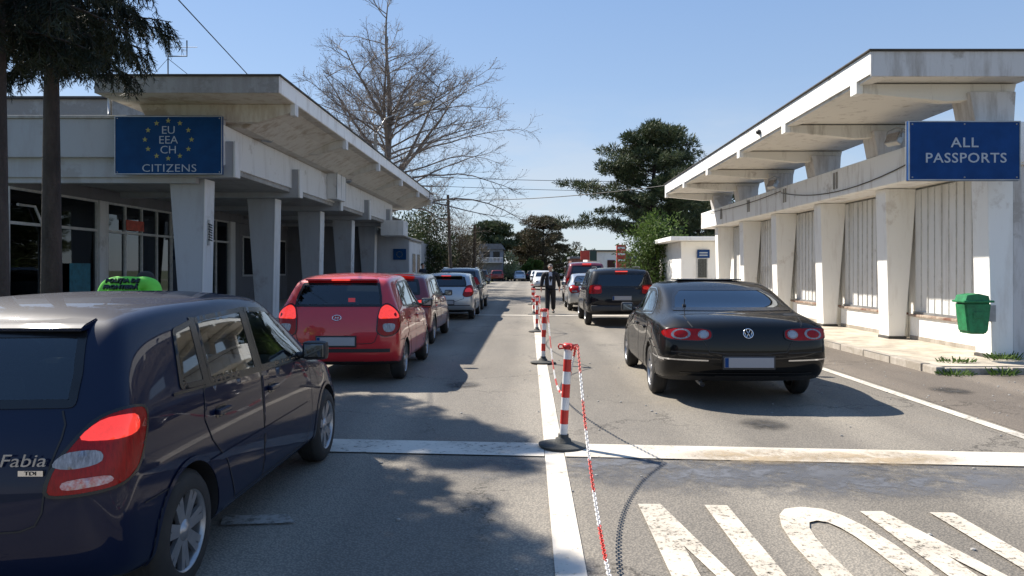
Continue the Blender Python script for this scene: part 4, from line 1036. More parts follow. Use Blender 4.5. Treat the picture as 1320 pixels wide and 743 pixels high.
P_NAVY = paint('navy_blue_paint', (0.0014, 0.0058, 0.027), .0, .5, .1, .55, 0)
P_RED = paint('bright_red_paint', (0.48, 0.008, 0.016), .1, .4)
P_DRED = paint('dark_red_paint', (0.16, 0.010, 0.016), .3, .33)
P_SILV = paint('silver_paint', (0.42, 0.44, 0.46), .6, .32)
P_BLACK = paint('black_car_paint', (0.002, 0.002, 0.0022), .0, .5, .1, .6, 0)
P_SUV = paint('dark_blue_black_paint', (0.003, 0.0035, 0.007), .0, .5, .12, .75, 0)
P_GREY = paint('blue_grey_paint', (0.06, 0.075, 0.10), .5, .3)
P_WHT = paint('white_car_paint', (0.6, 0.6, 0.6), .1, .35)

# ---- 1 navy hatchback, nearest
t, c = build_car('parked_car', 'dark navy blue hatchback nearest the camera on the left with a lit red tail lamp', 'car', HATCH, 4.0, 1.66, 1.425, (-2.50, 2.93, 0), P_NAVY, wr=.298, rim=.205, glassm=M_GL_SIDE, rearglass=M_GL_CAR, nsp=7, style='twin', interior=M_INTG, group='cars queueing at the checkpoint')
for ax in 'CD':
    a = c.patch('tail_light', ax, [(.60,.67),(.57,.78),(.50,.88),(.42,.965),(.33,.995),(.22,.985),(.205,.94),(.24,.83),(.28,.74),(.36,.69),(.5,.67)], .012, M_REDL, t, step=.03, skirt=.02)
    c.patch('brake_lamp', ax, [(.50,.88),(.40,.965),(.27,.965),(.27,.89),(.38,.875)], .0155, M_REDLIT if ax == 'C' else M_REDDIM, a, step=.025, skirt=.003)
    c.patch('indicator_lamp', ax, [(.58,.785),(.53,.84),(.41,.845),(.41,.79),(.51,.77)], .0155, M_CLRL, a, step=.025, skirt=.003)
    c.patch('reflector', ax, [(.54,.69),(.54,.73),(.39,.745),(.38,.71)], .0155, mat('pink_reflector', (.5,.12,.1), .3, col2=(.6,.5,.48), vscale=60), a, step=.025, skirt=.003)
seams(c, t, [('B', [(.57,1.05),(.60,.98),(.56,.80),(.55,.60),(.45,.56),(-.45,.56),(-.55,.60),(-.56,.80),(-.60,.98),(-.57,1.05)], .007), ('R', [(.30,.60),(.62,.60)], .006), ('R', [(2.85,.92),(3.0,.78),(3.02,.66)], .006)])
mb = MB(); c.strip(mb, 'R', [(.95,.60),(1.6,.60),(2.7,.60)], .035, .008, P_NAVY); c.strip(mb, 'R', [(.62,1.035),(1.7,.995),(2.8,.965)], .012, .007, M_BLACKGLOSS); mb.build('side_moulding', P_NAVY, t)
zr = c.hit('T', (0, .42), 0)[0].z; mb = MB(); mb.prism([(.315, zr - .060), (.315, zr - .048), (.35, zr - .030), (.44, zr - .006), (.44, zr - .05)], -.55, .55, P_NAVY, 'x'); bmesh.ops.bevel(mb.bm, geom=mb.bm.edges[:], offset=.005, segments=2, affect='EDGES')
mb.bm.verts.ensure_lookup_table(); mb.build('roof_spoiler', P_NAVY, t)
plate(c, t, .70)
l, n = c.hit('B', (.42, .80), 0)
tx = text_obj('lettering', 'Fabia', .072, M_ALLOY, t, (.475, l.y - .008, .815), shear=.25, sx=1.25, extrude=.002)
tx.rotation_euler = (R(90), 0, R(3))
mb = MB(); mb.box((.46, l.y - .010, .755), (.56, l.y + .004, .777), M_CHROME); mb.build('trim_badge', M_CHROME, t)
tx = text_obj('lettering', 'TDI', .022, M_BLACKGLOSS, t, (.51, l.y - .012, .766), extrude=.001, sx=1.4)
mb = MB(); mb.tube([(0,.30,1.10),(.25,.30,1.14),(.38,.31,1.17)], .009, 6, M_PLASTIC); mb.build('rear_wiper', M_PLASTIC, t)

# ---- 2 red small hatchback
RED_ = dict(HATCH, st=[s_[:12] + (s_[12] * (.93 if s_[8] > 1.2 else 1),) for s_ in HATCH['st']], glass_rear=[(a_ * .95, b_) for a_, b_ in HATCH['glass_rear']])
t, c = build_car('parked_car', 'bright red small hatchback second in the left queue, both brake lights lit', 'car', RED_, 3.62, 1.70, 1.51, (-2.64, 10.18, 0), P_RED, wr=.285, rim=.19, glassm=M_GL_CAR, nsp=5, group='cars queueing at the checkpoint')
for ax in 'CD':
    a = c.patch('tail_light', ax, [(.62,.72),(.60,.92),(.55,1.06),(.46,1.12),(.38,1.06),(.30,.93),(.32,.80),(.42,.68),(.54,.66)], .012, M_REDL, t, skirt=.02)
    c.patch('brake_lamp', ax, [(.60,.90),(.55,1.05),(.46,1.10),(.38,1.04),(.33,.91)], .016, M_REDLIT, a, skirt=.003)
    c.patch('reverse_lamp', ax, [(.55,.84),(.40,.84),(.41,.76),(.46,.72),(.53,.73)], .016, M_CLRL, a, skirt=.003)
l, n = c.hit('B', (0, 1.40 * c.sz), 0)
mb = MB(); mb.box((-.5, l.y - .05, 1.425), (.5, l.y + .20, 1.455), P_RED, bev=.012); mb.build('roof_spoiler', P_RED, t)
mb = MB(); mb.box((-.13, l.y - .062, 1.425), (.13, l.y - .045, 1.45), M_REDLIT, bev=.004); mb.build('third_brake_light', M_REDLIT, t)
seams(c, t, [('B', [(.58,1.05),(.58,.90),(.52,.60),(.45,.56),(-.45,.56),(-.52,.60),(-.58,.90),(-.58,1.05)], .009), ('R', [(.22,.60),(.55,.60)], .008)])
badge_ring(c, t, .92, 'h', .06); plate(c, t, .60)
mb = MB(); c.strip(mb, 'B', [(-.7,.47),(.7,.47)], .05, .006, M_PLASTIC); c.strip(mb, 'R', [(.95,.62),(2.7,.62)], .05, .006, P_RED); mb.build('bumper_strip', M_PLASTIC, t)
mb = MB(); mb.tube([(.0,l.y-.01,1.10),(-.2,l.y-.0,1.13),(-.36,l.y-.0,1.15)], .01, 6, M_PLASTIC); mb.build('rear_wiper', M_PLASTIC, t)
mb = MB(); mb.box((-.05, .9, 1.10), (.05, .92, 1.16), M_REDLIT); mb.build('parcel_shelf_light', M_REDLIT, t)
exhaust(c, t, -.35)

# ---- 3 dark red hatch
t, c = build_car('parked_car', 'dark red five door car third in the left queue ahead of the bright red one', 'car', HATCH, 4.3, 1.76, 1.50, (-2.90, 15.15, 0), P_DRED, wr=.31, rim=.20, glassm=M_GL_CAR, lod=1, nsp=5, group='cars queueing at the checkpoint')
for ax in 'CD':
    a = c.patch('tail_light', ax, [(.66,.86),(.60,.96),(.30,.98),(.16,.95),(.18,.84),(.34,.80),(.56,.80)], .012, M_REDL, t, skirt=.02)
    c.patch('brake_lamp', ax, [(.62,.88),(.56,.95),(.40,.96),(.40,.87)], .016, M_REDLIT, a, skirt=.003)
l, n = c.hit('B', (0, 1.38 * c.sz), 0); mb = MB(); mb.box((-.16, l.y - .05, 1.44), (.16, l.y - .01, 1.47), M_REDLIT, bev=.004); mb.box((-.5, l.y - .03, 1.47), (.5, l.y + .2, 1.49), P_DRED, bev=.008); mb.build('third_brake_light', M_REDLIT, t)
seams(c, t, [('B', [(.58,1.0),(.52,.60),(-.52,.60),(-.58,1.0)], .01)]); plate(c, t, .62)

# ---- 4 silver hatch
t, c = build_car('parked_car', 'silver small hatchback fourth in the left queue, behind the dark blue estate', 'car', HATCH, 3.95, 1.74, 1.47, (-2.62, 23.3, 0), P_SILV, wr=.295, rim=.20, glassm=M_GL_DARK, lod=1, nsp=5, group='cars queueing at the checkpoint')
for ax in 'CD':
    a = c.patch('tail_light', ax, [(.64,.78),(.58,.95),(.46,1.08),(.32,1.10),(.20,1.02),(.26,.88),(.42,.74),(.56,.72)], .012, M_REDL, t, skirt=.02)
    c.patch('brake_lamp', ax, [(.58,.88),(.50,1.0),(.38,1.02),(.34,.88)], .016, M_REDDIM, a, skirt=.003)
l, n = c.hit('B', (0, 1.38 * c.sz), 0); mb = MB(); mb.box((-.5, l.y - .09, 1.38), (.5, l.y + .20, 1.405), P_SILV, bev=.01); mb.box((-.15, l.y - .10, 1.375), (.15, l.y - .085, 1.40), M_REDLIT); mb.build('roof_spoiler', P_SILV, t)
seams(c, t, [('B', [(.58,1.0),(.52,.60),(-.52,.60),(-.58,1.0)], .012)])
mb = MB(); c.strip(mb, 'B', [(-.72,.40),(.72,.40)], .16, .006, M_PLASTIC); mb.build('lower_bumper', M_PLASTIC, t); plate(c, t, .56)

# ---- 5 dark blue estate leading the left queue
t, c = build_car('parked_car', 'tall dark blue grey estate at the head of the left queue beyond the silver hatchback', 'car', SUV, 4.6, 1.82, 1.66, (-2.72, 28.6, 0), P_GREY, wr=.32, rim=.21, glassm=M_GL_DARK, lod=1, nsp=5, group='cars queueing at the checkpoint')
for ax in 'CD': c.patch('tail_light', ax, [(.56,1.0),(.54,1.3),(.42,1.3),(.34,1.0)], .012, M_REDL, t, skirt=.02)
mb = MB()
for sx_ in (-1, 1): mb.tube([(sx_ * .62, .5, 1.60), (sx_ * .62, .6, 1.66), (sx_ * .62, 2.3, 1.67), (sx_ * .62, 2.4, 1.60)], .018, 6, M_CHROME)
mb.build('roof_rail', M_CHROME, t)

# ---- 6 black saloon right lane
t, c = build_car('parked_car', 'glossy black four door saloon with round ringed tail lamps nearest in the right lane', 'car', SEDAN, 4.75, 1.97, 1.42, (2.51, 8.50, 0), P_BLACK, rz=R(-1.0), wr=.315, rim=.225, glassm=M_GL_CAR, rearglass=M_GL_DARK, nsp=5, style='twin', group='cars queueing at the checkpoint')
for ax in 'CD':
    a = c.patch('tail_light', ax, [(.76,.785),(.76,.88),(.66,.90),(.40,.905),(.26,.89),(.19,.85),(.27,.795),(.40,.765),(.64,.76)], .012, M_REDL, t, skirt=.02, smooth=1)
    for (ca, r, mm) in ((.44, .058, 0), (.665, .047, 1)):
        ring = [(ca + r / .62 * 1.0 * math.cos(k * math.pi / 8) * (1.0 if mm == 0 else .8), .835 + r * math.sin(k * math.pi / 8)) for k in range(16)]
        ri = [(ca + (p[0] - ca) * .72, .835 + (p[1] - .835) * .72) for p in ring]
        b = c.patch('lamp_ring', ax, ring, .015, M_CLRL, a, step=.02, smooth=0, skirt=.004)
        c.patch('lamp_core', ax, ri, .0165, M_REDL if mm == 0 else M_ALLOY, a, step=.02, smooth=0, skirt=.002)
seams(c, t, [('B', [(.62,1.06),(.60,.98),(.44,.74),(.40,.64),(-.40,.64),(-.44,.74),(-.60,.98),(-.62,1.06)], .012), ('B', [(-.80,.66),(-.42,.645)], .012), ('B', [(.80,.66),(.42,.645)], .012), ('L', [(.3,.66),(.68,.66)], .010)])
mb = MB(); c.strip(mb, 'L', [(.20,.555),(.68,.57)], .016, .007, M_CHROME); c.strip(mb, 'R', [(.20,.555),(.68,.57)], .016, .007, M_CHROME)
c.strip(mb, 'D', [(.1,.555),(.5,.545),(.72,.54)], .016, .007, M_CHROME); c.strip(mb, 'C', [(.1,.555),(.5,.545),(.72,.54)], .016, .007, M_CHROME); mb.build('bumper_trim', M_CHROME, t)
mb = MB()
for ax in 'LR': c.strip(mb, ax, [(1.24,1.045),(2.1,1.0),(3.3,.975)], .012, .008, M_CHROME, n=0); c.strip(mb, ax, [(1.24,1.045),(1.52,1.25),(1.86,1.37),(2.2,1.375),(2.8,1.355),(3.22,1.11)], .012, .008, M_CHROME)
mb.build('window_trim', M_CHROME, t)
mb = MB(); c.strip(mb, 'B', [(-.7,.36),(.7,.36)], .10, .006, M_PLASTIC); mb.build('lower_bumper', M_PLASTIC, t)
badge_ring(c, t, .85, 'vw', .055); plate(c, t, .52, w=.56)
mb = MB(); mb.box((-.45, 2.0, 1.432), (.45, 2.55, 1.448), M_BLACKGLOSS, bev=.006, mtx=Matrix.Translation((0, 0, 0))); mb.build('sunroof', M_BLACKGLOSS, t)
mb = MB(); l, n = c.hit('T', (-.52 * c.sx, .92 * c.sy), 0); mb.box((-.02, -.02, 0), (.02, .02, .02), M_PLASTIC); mb.tube([(0, 0, 0), (0, -.02, .09)], .006, 6, M_PLASTIC); mb.build('antenna', M_PLASTIC, t, l)
exhaust(c, t, -.5)

# ---- 7 dark SUV
t, c = build_car('parked_car', 'very dark blue square backed off-roader ahead of the black saloon, lit red high brake light', 'car', SUV, 4.6, 1.92, 1.63, (2.56, 20.5, 0), P_SUV, wr=.36, rim=.22, glassm=M_GL_DARK, lod=1, nsp=5, trim=M_PLASTIC, group='cars queueing at the checkpoint')
for ax in 'CD':
    a = c.patch('tail_light', ax, [(.62,.92),(.60,1.16),(.40,1.17),(.30,1.15),(.30,.92),(.42,.90)], .012, M_REDL, t, skirt=.02, smooth=1)
    c.patch('brake_lamp', ax, [(.57,1.03),(.57,1.12),(.42,1.12),(.42,1.03)], .016, M_REDDIM, a, skirt=.003)
l, n = c.hit('B', (0, 1.58 * c.sz), 0); mb = MB(); mb.box((-.17, l.y - .05, 1.52), (.17, l.y + .02, 1.55), M_REDLIT); mb.build('third_brake_light', M_REDLIT, t)
mb = MB(); mb.box((-.86, -.05, .44), (.86, .12, .60), M_PLASTIC, bev=.04); mb.build('bumper', M_PLASTIC, t)
mb = MB(); mb.tube([(-.62,.9,1.62),(-.62,1.0,1.66),(-.62,2.4,1.66),(-.62,2.5,1.61)], .016, 6, M_PLASTIC); mb.tube([(.62,.9,1.62),(.62,1.0,1.66),(.62,2.4,1.66),(.62,2.5,1.61)], .016, 6, M_PLASTIC); mb.build('roof_rail', M_PLASTIC, t)
plate(c, t, .80)

# ---- 8 silver saloon
t, c = build_car('parked_car', 'pale silver saloon half hidden behind the dark off-roader in the right lane', 'car', SEDAN, 4.5, 1.74, 1.43, (2.36, 27.9, 0), P_SILV, wr=.30, rim=.2, glassm=M_GL_CAR, lod=1, nsp=5, group='cars queueing at the checkpoint')
for ax in 'CD':
    a = c.patch('tail_light', ax, [(.66,.72),(.62,.96),(.44,1.0),(.22,1.0),(.26,.84),(.40,.70)], .012, M_REDL, t, skirt=.02)
    c.patch('reverse_lamp', ax, [(.60,.74),(.58,.80),(.40,.80),(.42,.73)], .016, M_CLRL, a, skirt=.003)
seams(c, t, [('B', [(.60,1.0),(.44,.66),(-.44,.66),(-.60,1.0)], .012)]); plate(c, t, .56)
# ---- 9 dark red people carrier
t, c = build_car('parked_car', 'tall dark red people carrier with glowing red lamps farthest in the right lane queue', 'car', SUV, 4.6, 1.86, 1.93, (2.58, 33.2, 0), P_DRED, wr=.33, rim=.21, glassm=M_GL_CAR, lod=1, nsp=5, group='cars queueing at the checkpoint')
for ax in 'CD':
    a = c.patch('tail_light', ax, [(.60,.80),(.58,1.22),(.40,1.25),(.26,1.2),(.30,.84)], .012, M_REDL, t, skirt=.02)
    c.patch('brake_lamp', ax, [(.55,.98),(.55,1.16),(.38,1.18),(.36,.98)], .016, M_REDLIT, a, skirt=.003)
l, n = c.hit('B', (0, 1.6 * c.sz), 0); mb = MB(); mb.box((-.2, l.y - .08, 1.82), (.2, l.y + .02, 1.86), M_REDLIT); mb.build('third_brake_light', M_REDLIT, t)

# ---- far parked cars at the end of the street
FAR = [('small dark red car parked at the far end of the street', P_DRED, SUV, 3.9, 1.75, 1.55, (-4.3, 100, 0), 0),
       ('tiny silver car seen nose on at the far end of the street', P_SILV, HATCH, 4.0, 1.7, 1.45, (-1.3, 102, 0), R(180)),
       ('tiny dark car parked at the far end of the street beside the silver one', P_SUV, HATCH, 4.0, 1.75, 1.5, (.5, 104, 0), 0),
       ('dark car parked on the left verge past the wooden poles', P_GREY, SUV, 4.2, 1.8, 1.6, (-5.4, 82, 0), 0),
       ('distant white hatchback just left of the walking man', P_WHT, HATCH, 4.0, 1.75, 1.5, (1.15, 58, 0), R(180)),
       ('tiny white car parked behind the walking man, farthest right', P_WHT, HATCH, 4.0, 1.75, 1.5, (1.0, 90, 0), R(180))]
for lb_, pm, D_, l_, w_, h_, lc, rz_ in FAR:
    t, c = build_car('distant_car', lb_, 'car', D_, l_, w_, h_, (lc[0], lc[1] + (l_ if rz_ else 0), 0), pm, rz=rz_, wr=.3, rim=.2, glassm=M_GL_DARK, lod=1, nsp=5, group='cars parked at the street end')
    for ax in 'CD': c.patch('tail_light', ax, [(.58,.82),(.55,1.0),(.3,1.0),(.3,.82)], .012, M_REDL, t, skirt=.02)
    for sg in (-1, 1):
        mb = MB(); l, n = c.hit('F', (sg * .52, .66), 0); mb.sphere((0, 0, 0), .09, M_CLRL, 10, sc=(1.3, .5, .7)); mb.build('headlight', M_CLRL, t, l)

# ============================================================ BOLLARDS AND CHAINS
M_RWR = mat('red_post_plastic', (0.55, 0.03, 0.02), 0.4, var=.15, vscale=10)
M_RWW = mat('white_post_plastic', (0.72, 0.70, 0.68), 0.4, var=.12, vscale=10)
M_BASE = mat('grey_rubber_base', (0.06, 0.06, 0.055), 0.8, var=.3, vscale=8, bump=.3)
def make_bollard():
    t = thing('barrier_post', 'x', 'barrier post')
    p = MB(); p.lathe([(.001, 0), (.215, 0), (.218, .014), (.19, .022), (.11, .034), (.075, .04), (.068, .07), (.048, .078), (.046, .11)], 36); p.build('base', M_BASE, t)
    z = [.09, .20, .325, .435, .555, .665, .775, .865]
    for k in range(7):
        q = MB(); q.lathe([(.036, z[k]), (.036, z[k + 1])], 24); q.build('stripe', M_RWW if k % 2 == 0 else M_RWR, t)
    q = MB(); q.lathe([(.036, .862), (.050, .865), (.054, .885), (.05, .905), (.03, .915), (.001, .917)], 24)
    for k in range(4):
        a = k * math.pi / 2 + .3; c, s = math.cos(a), math.sin(a)
        pts = [(.05 * c, .05 * s, .90), (.085 * c, .085 * s, .905), (.095 * c, .095 * s, .885), (.085 * c, .085 * s, .865), (.05 * c, .05 * s, .87)]
        q.tube(pts, .008, 6, M_RWR)
    q.build('cap', M_RWR, t); return t
b0 = make_bollard()
bl_ = [((.300, 6.62), 3.2, 'red and white striped barrier post nearest the camera on the centre line'), ((.235, 12.55), 2.0, 'second striped barrier post from the camera, past the crossing of lines'),
       ((.20, 18.9), 1.0, 'third striped barrier post from the camera, left of the walking man'), ((.17, 26.1), -1, 'fourth striped barrier post, just left of the walking man\'s legs'), ((.15, 33.5), 0, 'farthest striped barrier post, hidden behind the nearer posts')]
BP = []
for i, (xy, tilt, lb_) in enumerate(bl_):
    o = b0 if i == 0 else clone(b0)
    o.location = (xy[0], xy[1], .012); o.rotation_euler = (R(-.6), R(tilt), R(30 * i)); o['label'] = lb_; o['group'] = 'striped posts along the centre line'; BP.append((xy[0] + math.tan(R(tilt)) * .88, xy[1]))
def chain(name, label, A, B, zmin, segs=(('r', .36), ('w', .36))):
    A = Vector(A); B = Vector(B); D = B - A; n = 400; pts = []
    for k in range(n + 1):
        t = k / n; p = A.lerp(B, t); p.z = A.z + (B.z - A.z) * t - (min(A.z, B.z) - zmin) * 4 * t * (1 - t); pts.append(p)
    # walk the curve link by link
    vs, fs, mi = [], [], []; pitch_ = .030; acc = 0; cur = pts[0]; i = 1; k = 0; nseg = 10; ns = 4
    d = 0; lens = [0]
    for a, b in zip(pts, pts[1:]): lens.append(lens[-1] + (b - a).length)
    tot = lens[-1]; j = 0
    while d < tot - pitch_:
        while lens[j + 1] < d: j += 1
        f = (d - lens[j]) / (lens[j + 1] - lens[j]); p = pts[j].lerp(pts[j + 1], f); t = (pts[j + 1] - pts[j]).normalized()
        u = t.cross(Vector((0, 0, 1))); 
        if u.length < .01: u = Vector((1, 0, 0))
        u.normalize(); v = t.cross(u)
        w = (u + v).normalized() if k % 2 else (u - v).normalized(); nn = t.cross(w)
        base = len(vs)
        for a in range(nseg):
            an = 2 * math.pi * a / nseg; c = p + t * (.021 * math.cos(an)) + w * (.0115 * math.sin(an)); rad = (t * math.cos(an) * .6 + w * math.sin(an)).normalized()
            for b in range(ns):
                bn = 2 * math.pi * b / ns; vs.append(c + (rad * math.cos(bn) + nn * math.sin(bn)) * .0038)
        red = (int(d / .42) % 2 == 0)
        for a in range(nseg):
            for b in range(ns):
                fs.append((base + a * ns + b, base + ((a + 1) % nseg) * ns + b, base + ((a + 1) % nseg) * ns + (b + 1) % ns, base + a * ns + (b + 1) % ns)); mi.append(0 if red else 1)
        d += pitch_; k += 1
    o = rawmesh(name, vs, fs, M_RWR, smooth=True); o.data.materials.append(M_RWW); o.data.polygons.foreach_set('material_index', mi)
    tag(o, label, 'plastic chain', 'red and white chains between the posts'); return o
chain('plastic_chain', 'red and white plastic chain sagging from the nearest post towards the camera', (BP[0][0] + .085, 6.60, .90), (.34, .6, .90), .10)
chain('plastic_chain', 'red and white plastic chain drooping between the first and second posts', (BP[1][0] + .05, 12.50, .90), (BP[0][0] + .07, 6.68, .90), .07)
chain('plastic_chain', 'red and white plastic chain drooping between the second and third posts', (BP[2][0] + .05, 18.85, .90), (BP[1][0] + .05, 12.6, .90), .1)
chain('plastic_chain', 'red and white plastic chain beside the walking man, between third and fourth posts', (BP[3][0] + .05, 26.0, .90), (BP[2][0] + .05, 18.95, .90), .2)

# ============================================================ PEOPLE
def skin(name, joints, edges, m, parent=None, lvl=2, root=0, mats=None):
    me = bpy.data.meshes.new(name); me.from_pydata([j[:3] for j in joints], edges, [])
    o = bpy.data.objects.new(name, me); COL.objects.link(o)
    md = o.modifiers.new('skin', 'SKIN'); md.use_smooth_shade = True
    for i, v in enumerate(me.skin_vertices[0].data):
        r = joints[i][3]; r = r if isinstance(r, tuple) else (r, r); v.radius = r; v.use_root = (i == root)
    ss = o.modifiers.new('s', 'SUBSURF'); ss.levels = lvl; ss.render_levels = lvl
    dg = bpy.context.evaluated_depsgraph_get(); nm = bpy.data.meshes.new_from_object(o.evaluated_get(dg)); o.modifiers.clear(); o.data = nm
    nm.materials.clear(); nm.materials.append(m)
    for f in nm.polygons: f.use_smooth = True
    if parent: o.parent = parent
    return o
M_SKIN = mat('skin', (0.42, 0.24, 0.17), 0.55, var=.1); M_SUIT = mat('black_suit_cloth', (0.012, 0.012, 0.015), 0.85, var=.3, vscale=8)
M_SHIRT = mat('pale_blue_shirt', (0.42, 0.47, 0.58), 0.8, var=.1); M_HAIRG = mat('grey_hair', (0.35, 0.33, 0.31), 0.9, var=.3, vscale=30); M_HAIRD = mat('dark_hair', (0.02, 0.015, 0.012), 0.8)
M_SHOE = mat('black_shoe_leather', (0.01, 0.01, 0.01), 0.35); M_HIVIS = mat('fluorescent_green_cloth', (0.16, 0.62, 0.06), 0.75, var=.12, vscale=9); M_UNI = mat('dark_uniform_cloth', (0.012, 0.016, 0.028), 0.85, var=.2)
def figure(label, loc, rz, lean=0.0, lstep=.16, arms=((.27, .02, .90), (.27, -.02, .90)), jacket=M_SUIT, trous=M_SUIT, hair=M_HAIRG, shirt=True, bulk=1.0, drop=0.0):
    t = thing('person', label, 'person', loc, rz)
    T = lambda x, y, z: (x, y - math.tan(lean) * max(0, z - .95) - drop * .9 * max(0, min(1, (z - 1.48) / .15)), z - drop * max(0, min(1, (z - 1.48) / .15)))   # faces -y
    J = []; E = []
    def add(p, r, par=None):
        J.append((*p, r)); 
        if par is not None: E.append((par, len(J) - 1))
        return len(J) - 1
    pel = add(T(0, 0, .96), (.14, .10)); wai = add(T(0, 0, 1.10), (.13, .095), pel); che = add(T(0, 0, 1.32), (.15, .105), wai); nb = add(T(0, .01, 1.47), (.07, .06), che)
    nk = add(T(0, .0, 1.535), (.052, .055), nb); jaw = add(T(0, -.018, 1.60), (.060, .072), nk); hd = add(T(0, -.008, 1.67), (.074, .090), jaw); tp = add(T(0, 0, 1.74), (.058, .072), hd)
    ns = add(T(0, -.098, 1.655), (.012, .012), hd)
    for s in (-1, 1): add(T(s * .078, .0, 1.66), (.012, .02), hd)
    W = []
    for s, (ax, ay, az) in ((-1, arms[0]), (1, arms[1])):
        sh = add(T(s * .175, 0, 1.435), .06, che); el = add(T(s * (.19 + ax) / 2 + s * .03, ay * .3 + .03, (1.43 + az) / 2 + .02), .045, sh); wr_ = add(T(s * ax, ay, az), .03, el)
        pm = add(T(s * ax, ay - .005, az - .07), (.026, .038), wr_)
        for k in range(4):
            f1 = add(T(s * ax + s * .002, ay - .030 + .02 * k, az - .125), .0095, pm); f2 = add(T(s * ax - s * .008, ay - .032 + .02 * k, az - .165 + .006 * abs(k - 1.3)), .0085, f1)
        th = add(T(s * ax - s * .012, ay - .048, az - .075), .011, pm); add(T(s * ax - s * .018, ay - .06, az - .115), .0095, th); W.append((sh, el, wr_))
    for s, st in ((-1, -lstep), (1, lstep)):
        hp = add((s * .09, 0, .90), .085, pel); kn = add((s * .10, st * .35 - .03, .50), .058, hp); an = add((s * .105, st, .095 + (.03 if st > 0 else 0)), .038, kn); to = add((s * .12, st - .13, .045), (.04, .03), an)
    body = skin('body', J, E, M_SKIN, t)
    # clothing
    K = []; F = []
    def ad(p, r, par=None):
        K.append((*p, r)); 
        if par is not None: F.append((par, len(K) - 1))
        return len(K) - 1
    b = bulk
    p0 = ad(T(0, 0, .81), (.18 * b, .13 * b)); p1 = ad(T(0, 0, 1.05), (.165 * b, .125 * b), p0); p2 = ad(T(0, 0, 1.28), (.185 * b, .135 * b), p1); p3 = ad(T(0, .01, 1.43), (.125 * b, .10), p2); p4 = ad(T(0, .015, 1.50), (.066, .066), p3)
    for s, (ax, ay, az) in ((-1, arms[0]), (1, arms[1])):
        q1 = ad(T(s * .185 * b, 0, 1.425), .075 * b, p3); q2 = ad(T(s * (.19 + ax) / 2 + s * .03, ay * .3 + .03, (1.43 + az) / 2 + .02), .062 * b, q1); q3 = ad(T(s * ax, ay, az + .02), .048 * b, q2)
    jk = skin('jacket', K, F, jacket, t)
    K.clear(); F.clear(); w_ = .5 + b * .5
    p0 = ad((0, 0, .98), (.15 * b, .115)); 
    for s, st in ((-1, -lstep), (1, lstep)):
        hp = ad((s * .095, 0, .86), .105 * w_, p0); kn = ad((s * .105, st * .35 - .03, .50), .086 * w_, hp); an = ad((s * .11, st, .12 + (.03 if st > 0 else 0)), .074 * w_, kn)
    skin('trousers', K, F, trous, t)
    for s, st in ((-1, -lstep), (1, lstep)):
        mb = MB(); mb.sphere((s * .112, st - .06, .05 + (.02 if st > 0 else 0)), .1, M_SHOE, 14, sc=(.5, 1.4, .48)); mb.build('shoe', M_SHOE, t)
    mb = MB(); c0 = T(0, .012, 1.705); mb.sphere(c0, .1, hair, 18, sc=(.86, 1.05, .84)); 
    for v in list(mb.bm.verts):
        if v.co.y < c0[1] - .045 and v.co.z < c0[2] + .045: v.co.y = c0[1] - .04 + (v.co.y - c0[1]) * .1
    mb.build('hair', hair, t)
    for s in (-1, 1):
        mb = MB(); e0 = T(s * .03, -.088, 1.672); mb.sphere(e0, .011, M_BLACKGLOSS, 8); mb.build('eye', M_BLACKGLOSS, t)
    mb = MB(); m0 = T(0, -.086, 1.607); mb.sphere(m0, .02, mat('lips', (.3, .12, .1), .6), 8, sc=(1.1, .3, .3)); mb.build('mouth', M_SKIN, t)
    if shirt:
        mb = MB()
        mb.prism([(-.055, 1.50), (.055, 1.50), (.075, 1.35), (.06, 1.02), (-.06, 1.02), (-.075, 1.35)], -.150, -.09, M_SHIRT); bmesh.ops.bevel(mb.bm, geom=mb.bm.edges[:], offset=.012, segments=2, affect='EDGES')
        mb.build('shirt', M_SHIRT, t)
    return t, T
figure('grey haired man in open black suit and pale shirt walking between the queues', (.76, 26.6, 0), 0, lean=.02, lstep=.17, arms=((.33, -.10, .93), (.33, .10, .93)), bulk=1.24)
t, T = figure('border officer in fluorescent green jacket seen from behind beyond the navy hatchback', (-4.04, 7.4, .0), R(178), lean=.30, lstep=.05, arms=((.30, -.16, 1.02), (.30, -.16, 1.02)), jacket=M_HIVIS, trous=M_UNI, hair=M_HAIRD, shirt=False, bulk=1.24, drop=.22)
jkm = [ch for ch in t.children if ch.name.startswith('jacket')][0]; jb = bmesh.new(); jb.from_mesh(jkm.data); jbv = BVHTree.FromBMesh(jb); jb.free()
for bod, z in (('POLIȚIA DE', 1.468), ('FRONTIERĂ', 1.405)):
    hp_ = jbv.ray_cast(Vector((0, 3, z)), Vector((0, -1, 0)))[0]
    text_obj('lettering', bod, .060, M_BLACKGLOSS, t, (0, hp_.y + .012, z), rot=(R(90 - 35), 0, R(180)), extrude=.012, sx=1.1, offset=.002)
# onlooker by the annex
figure('dark haired person in dark clothes standing by the white end of the annex', (-5.5, 38.5, .14), R(60), lstep=.04, arms=((.27, .0, .90), (.27, .0, .90)), jacket=M_UNI, trous=M_UNI, hair=M_HAIRD, shirt=False)

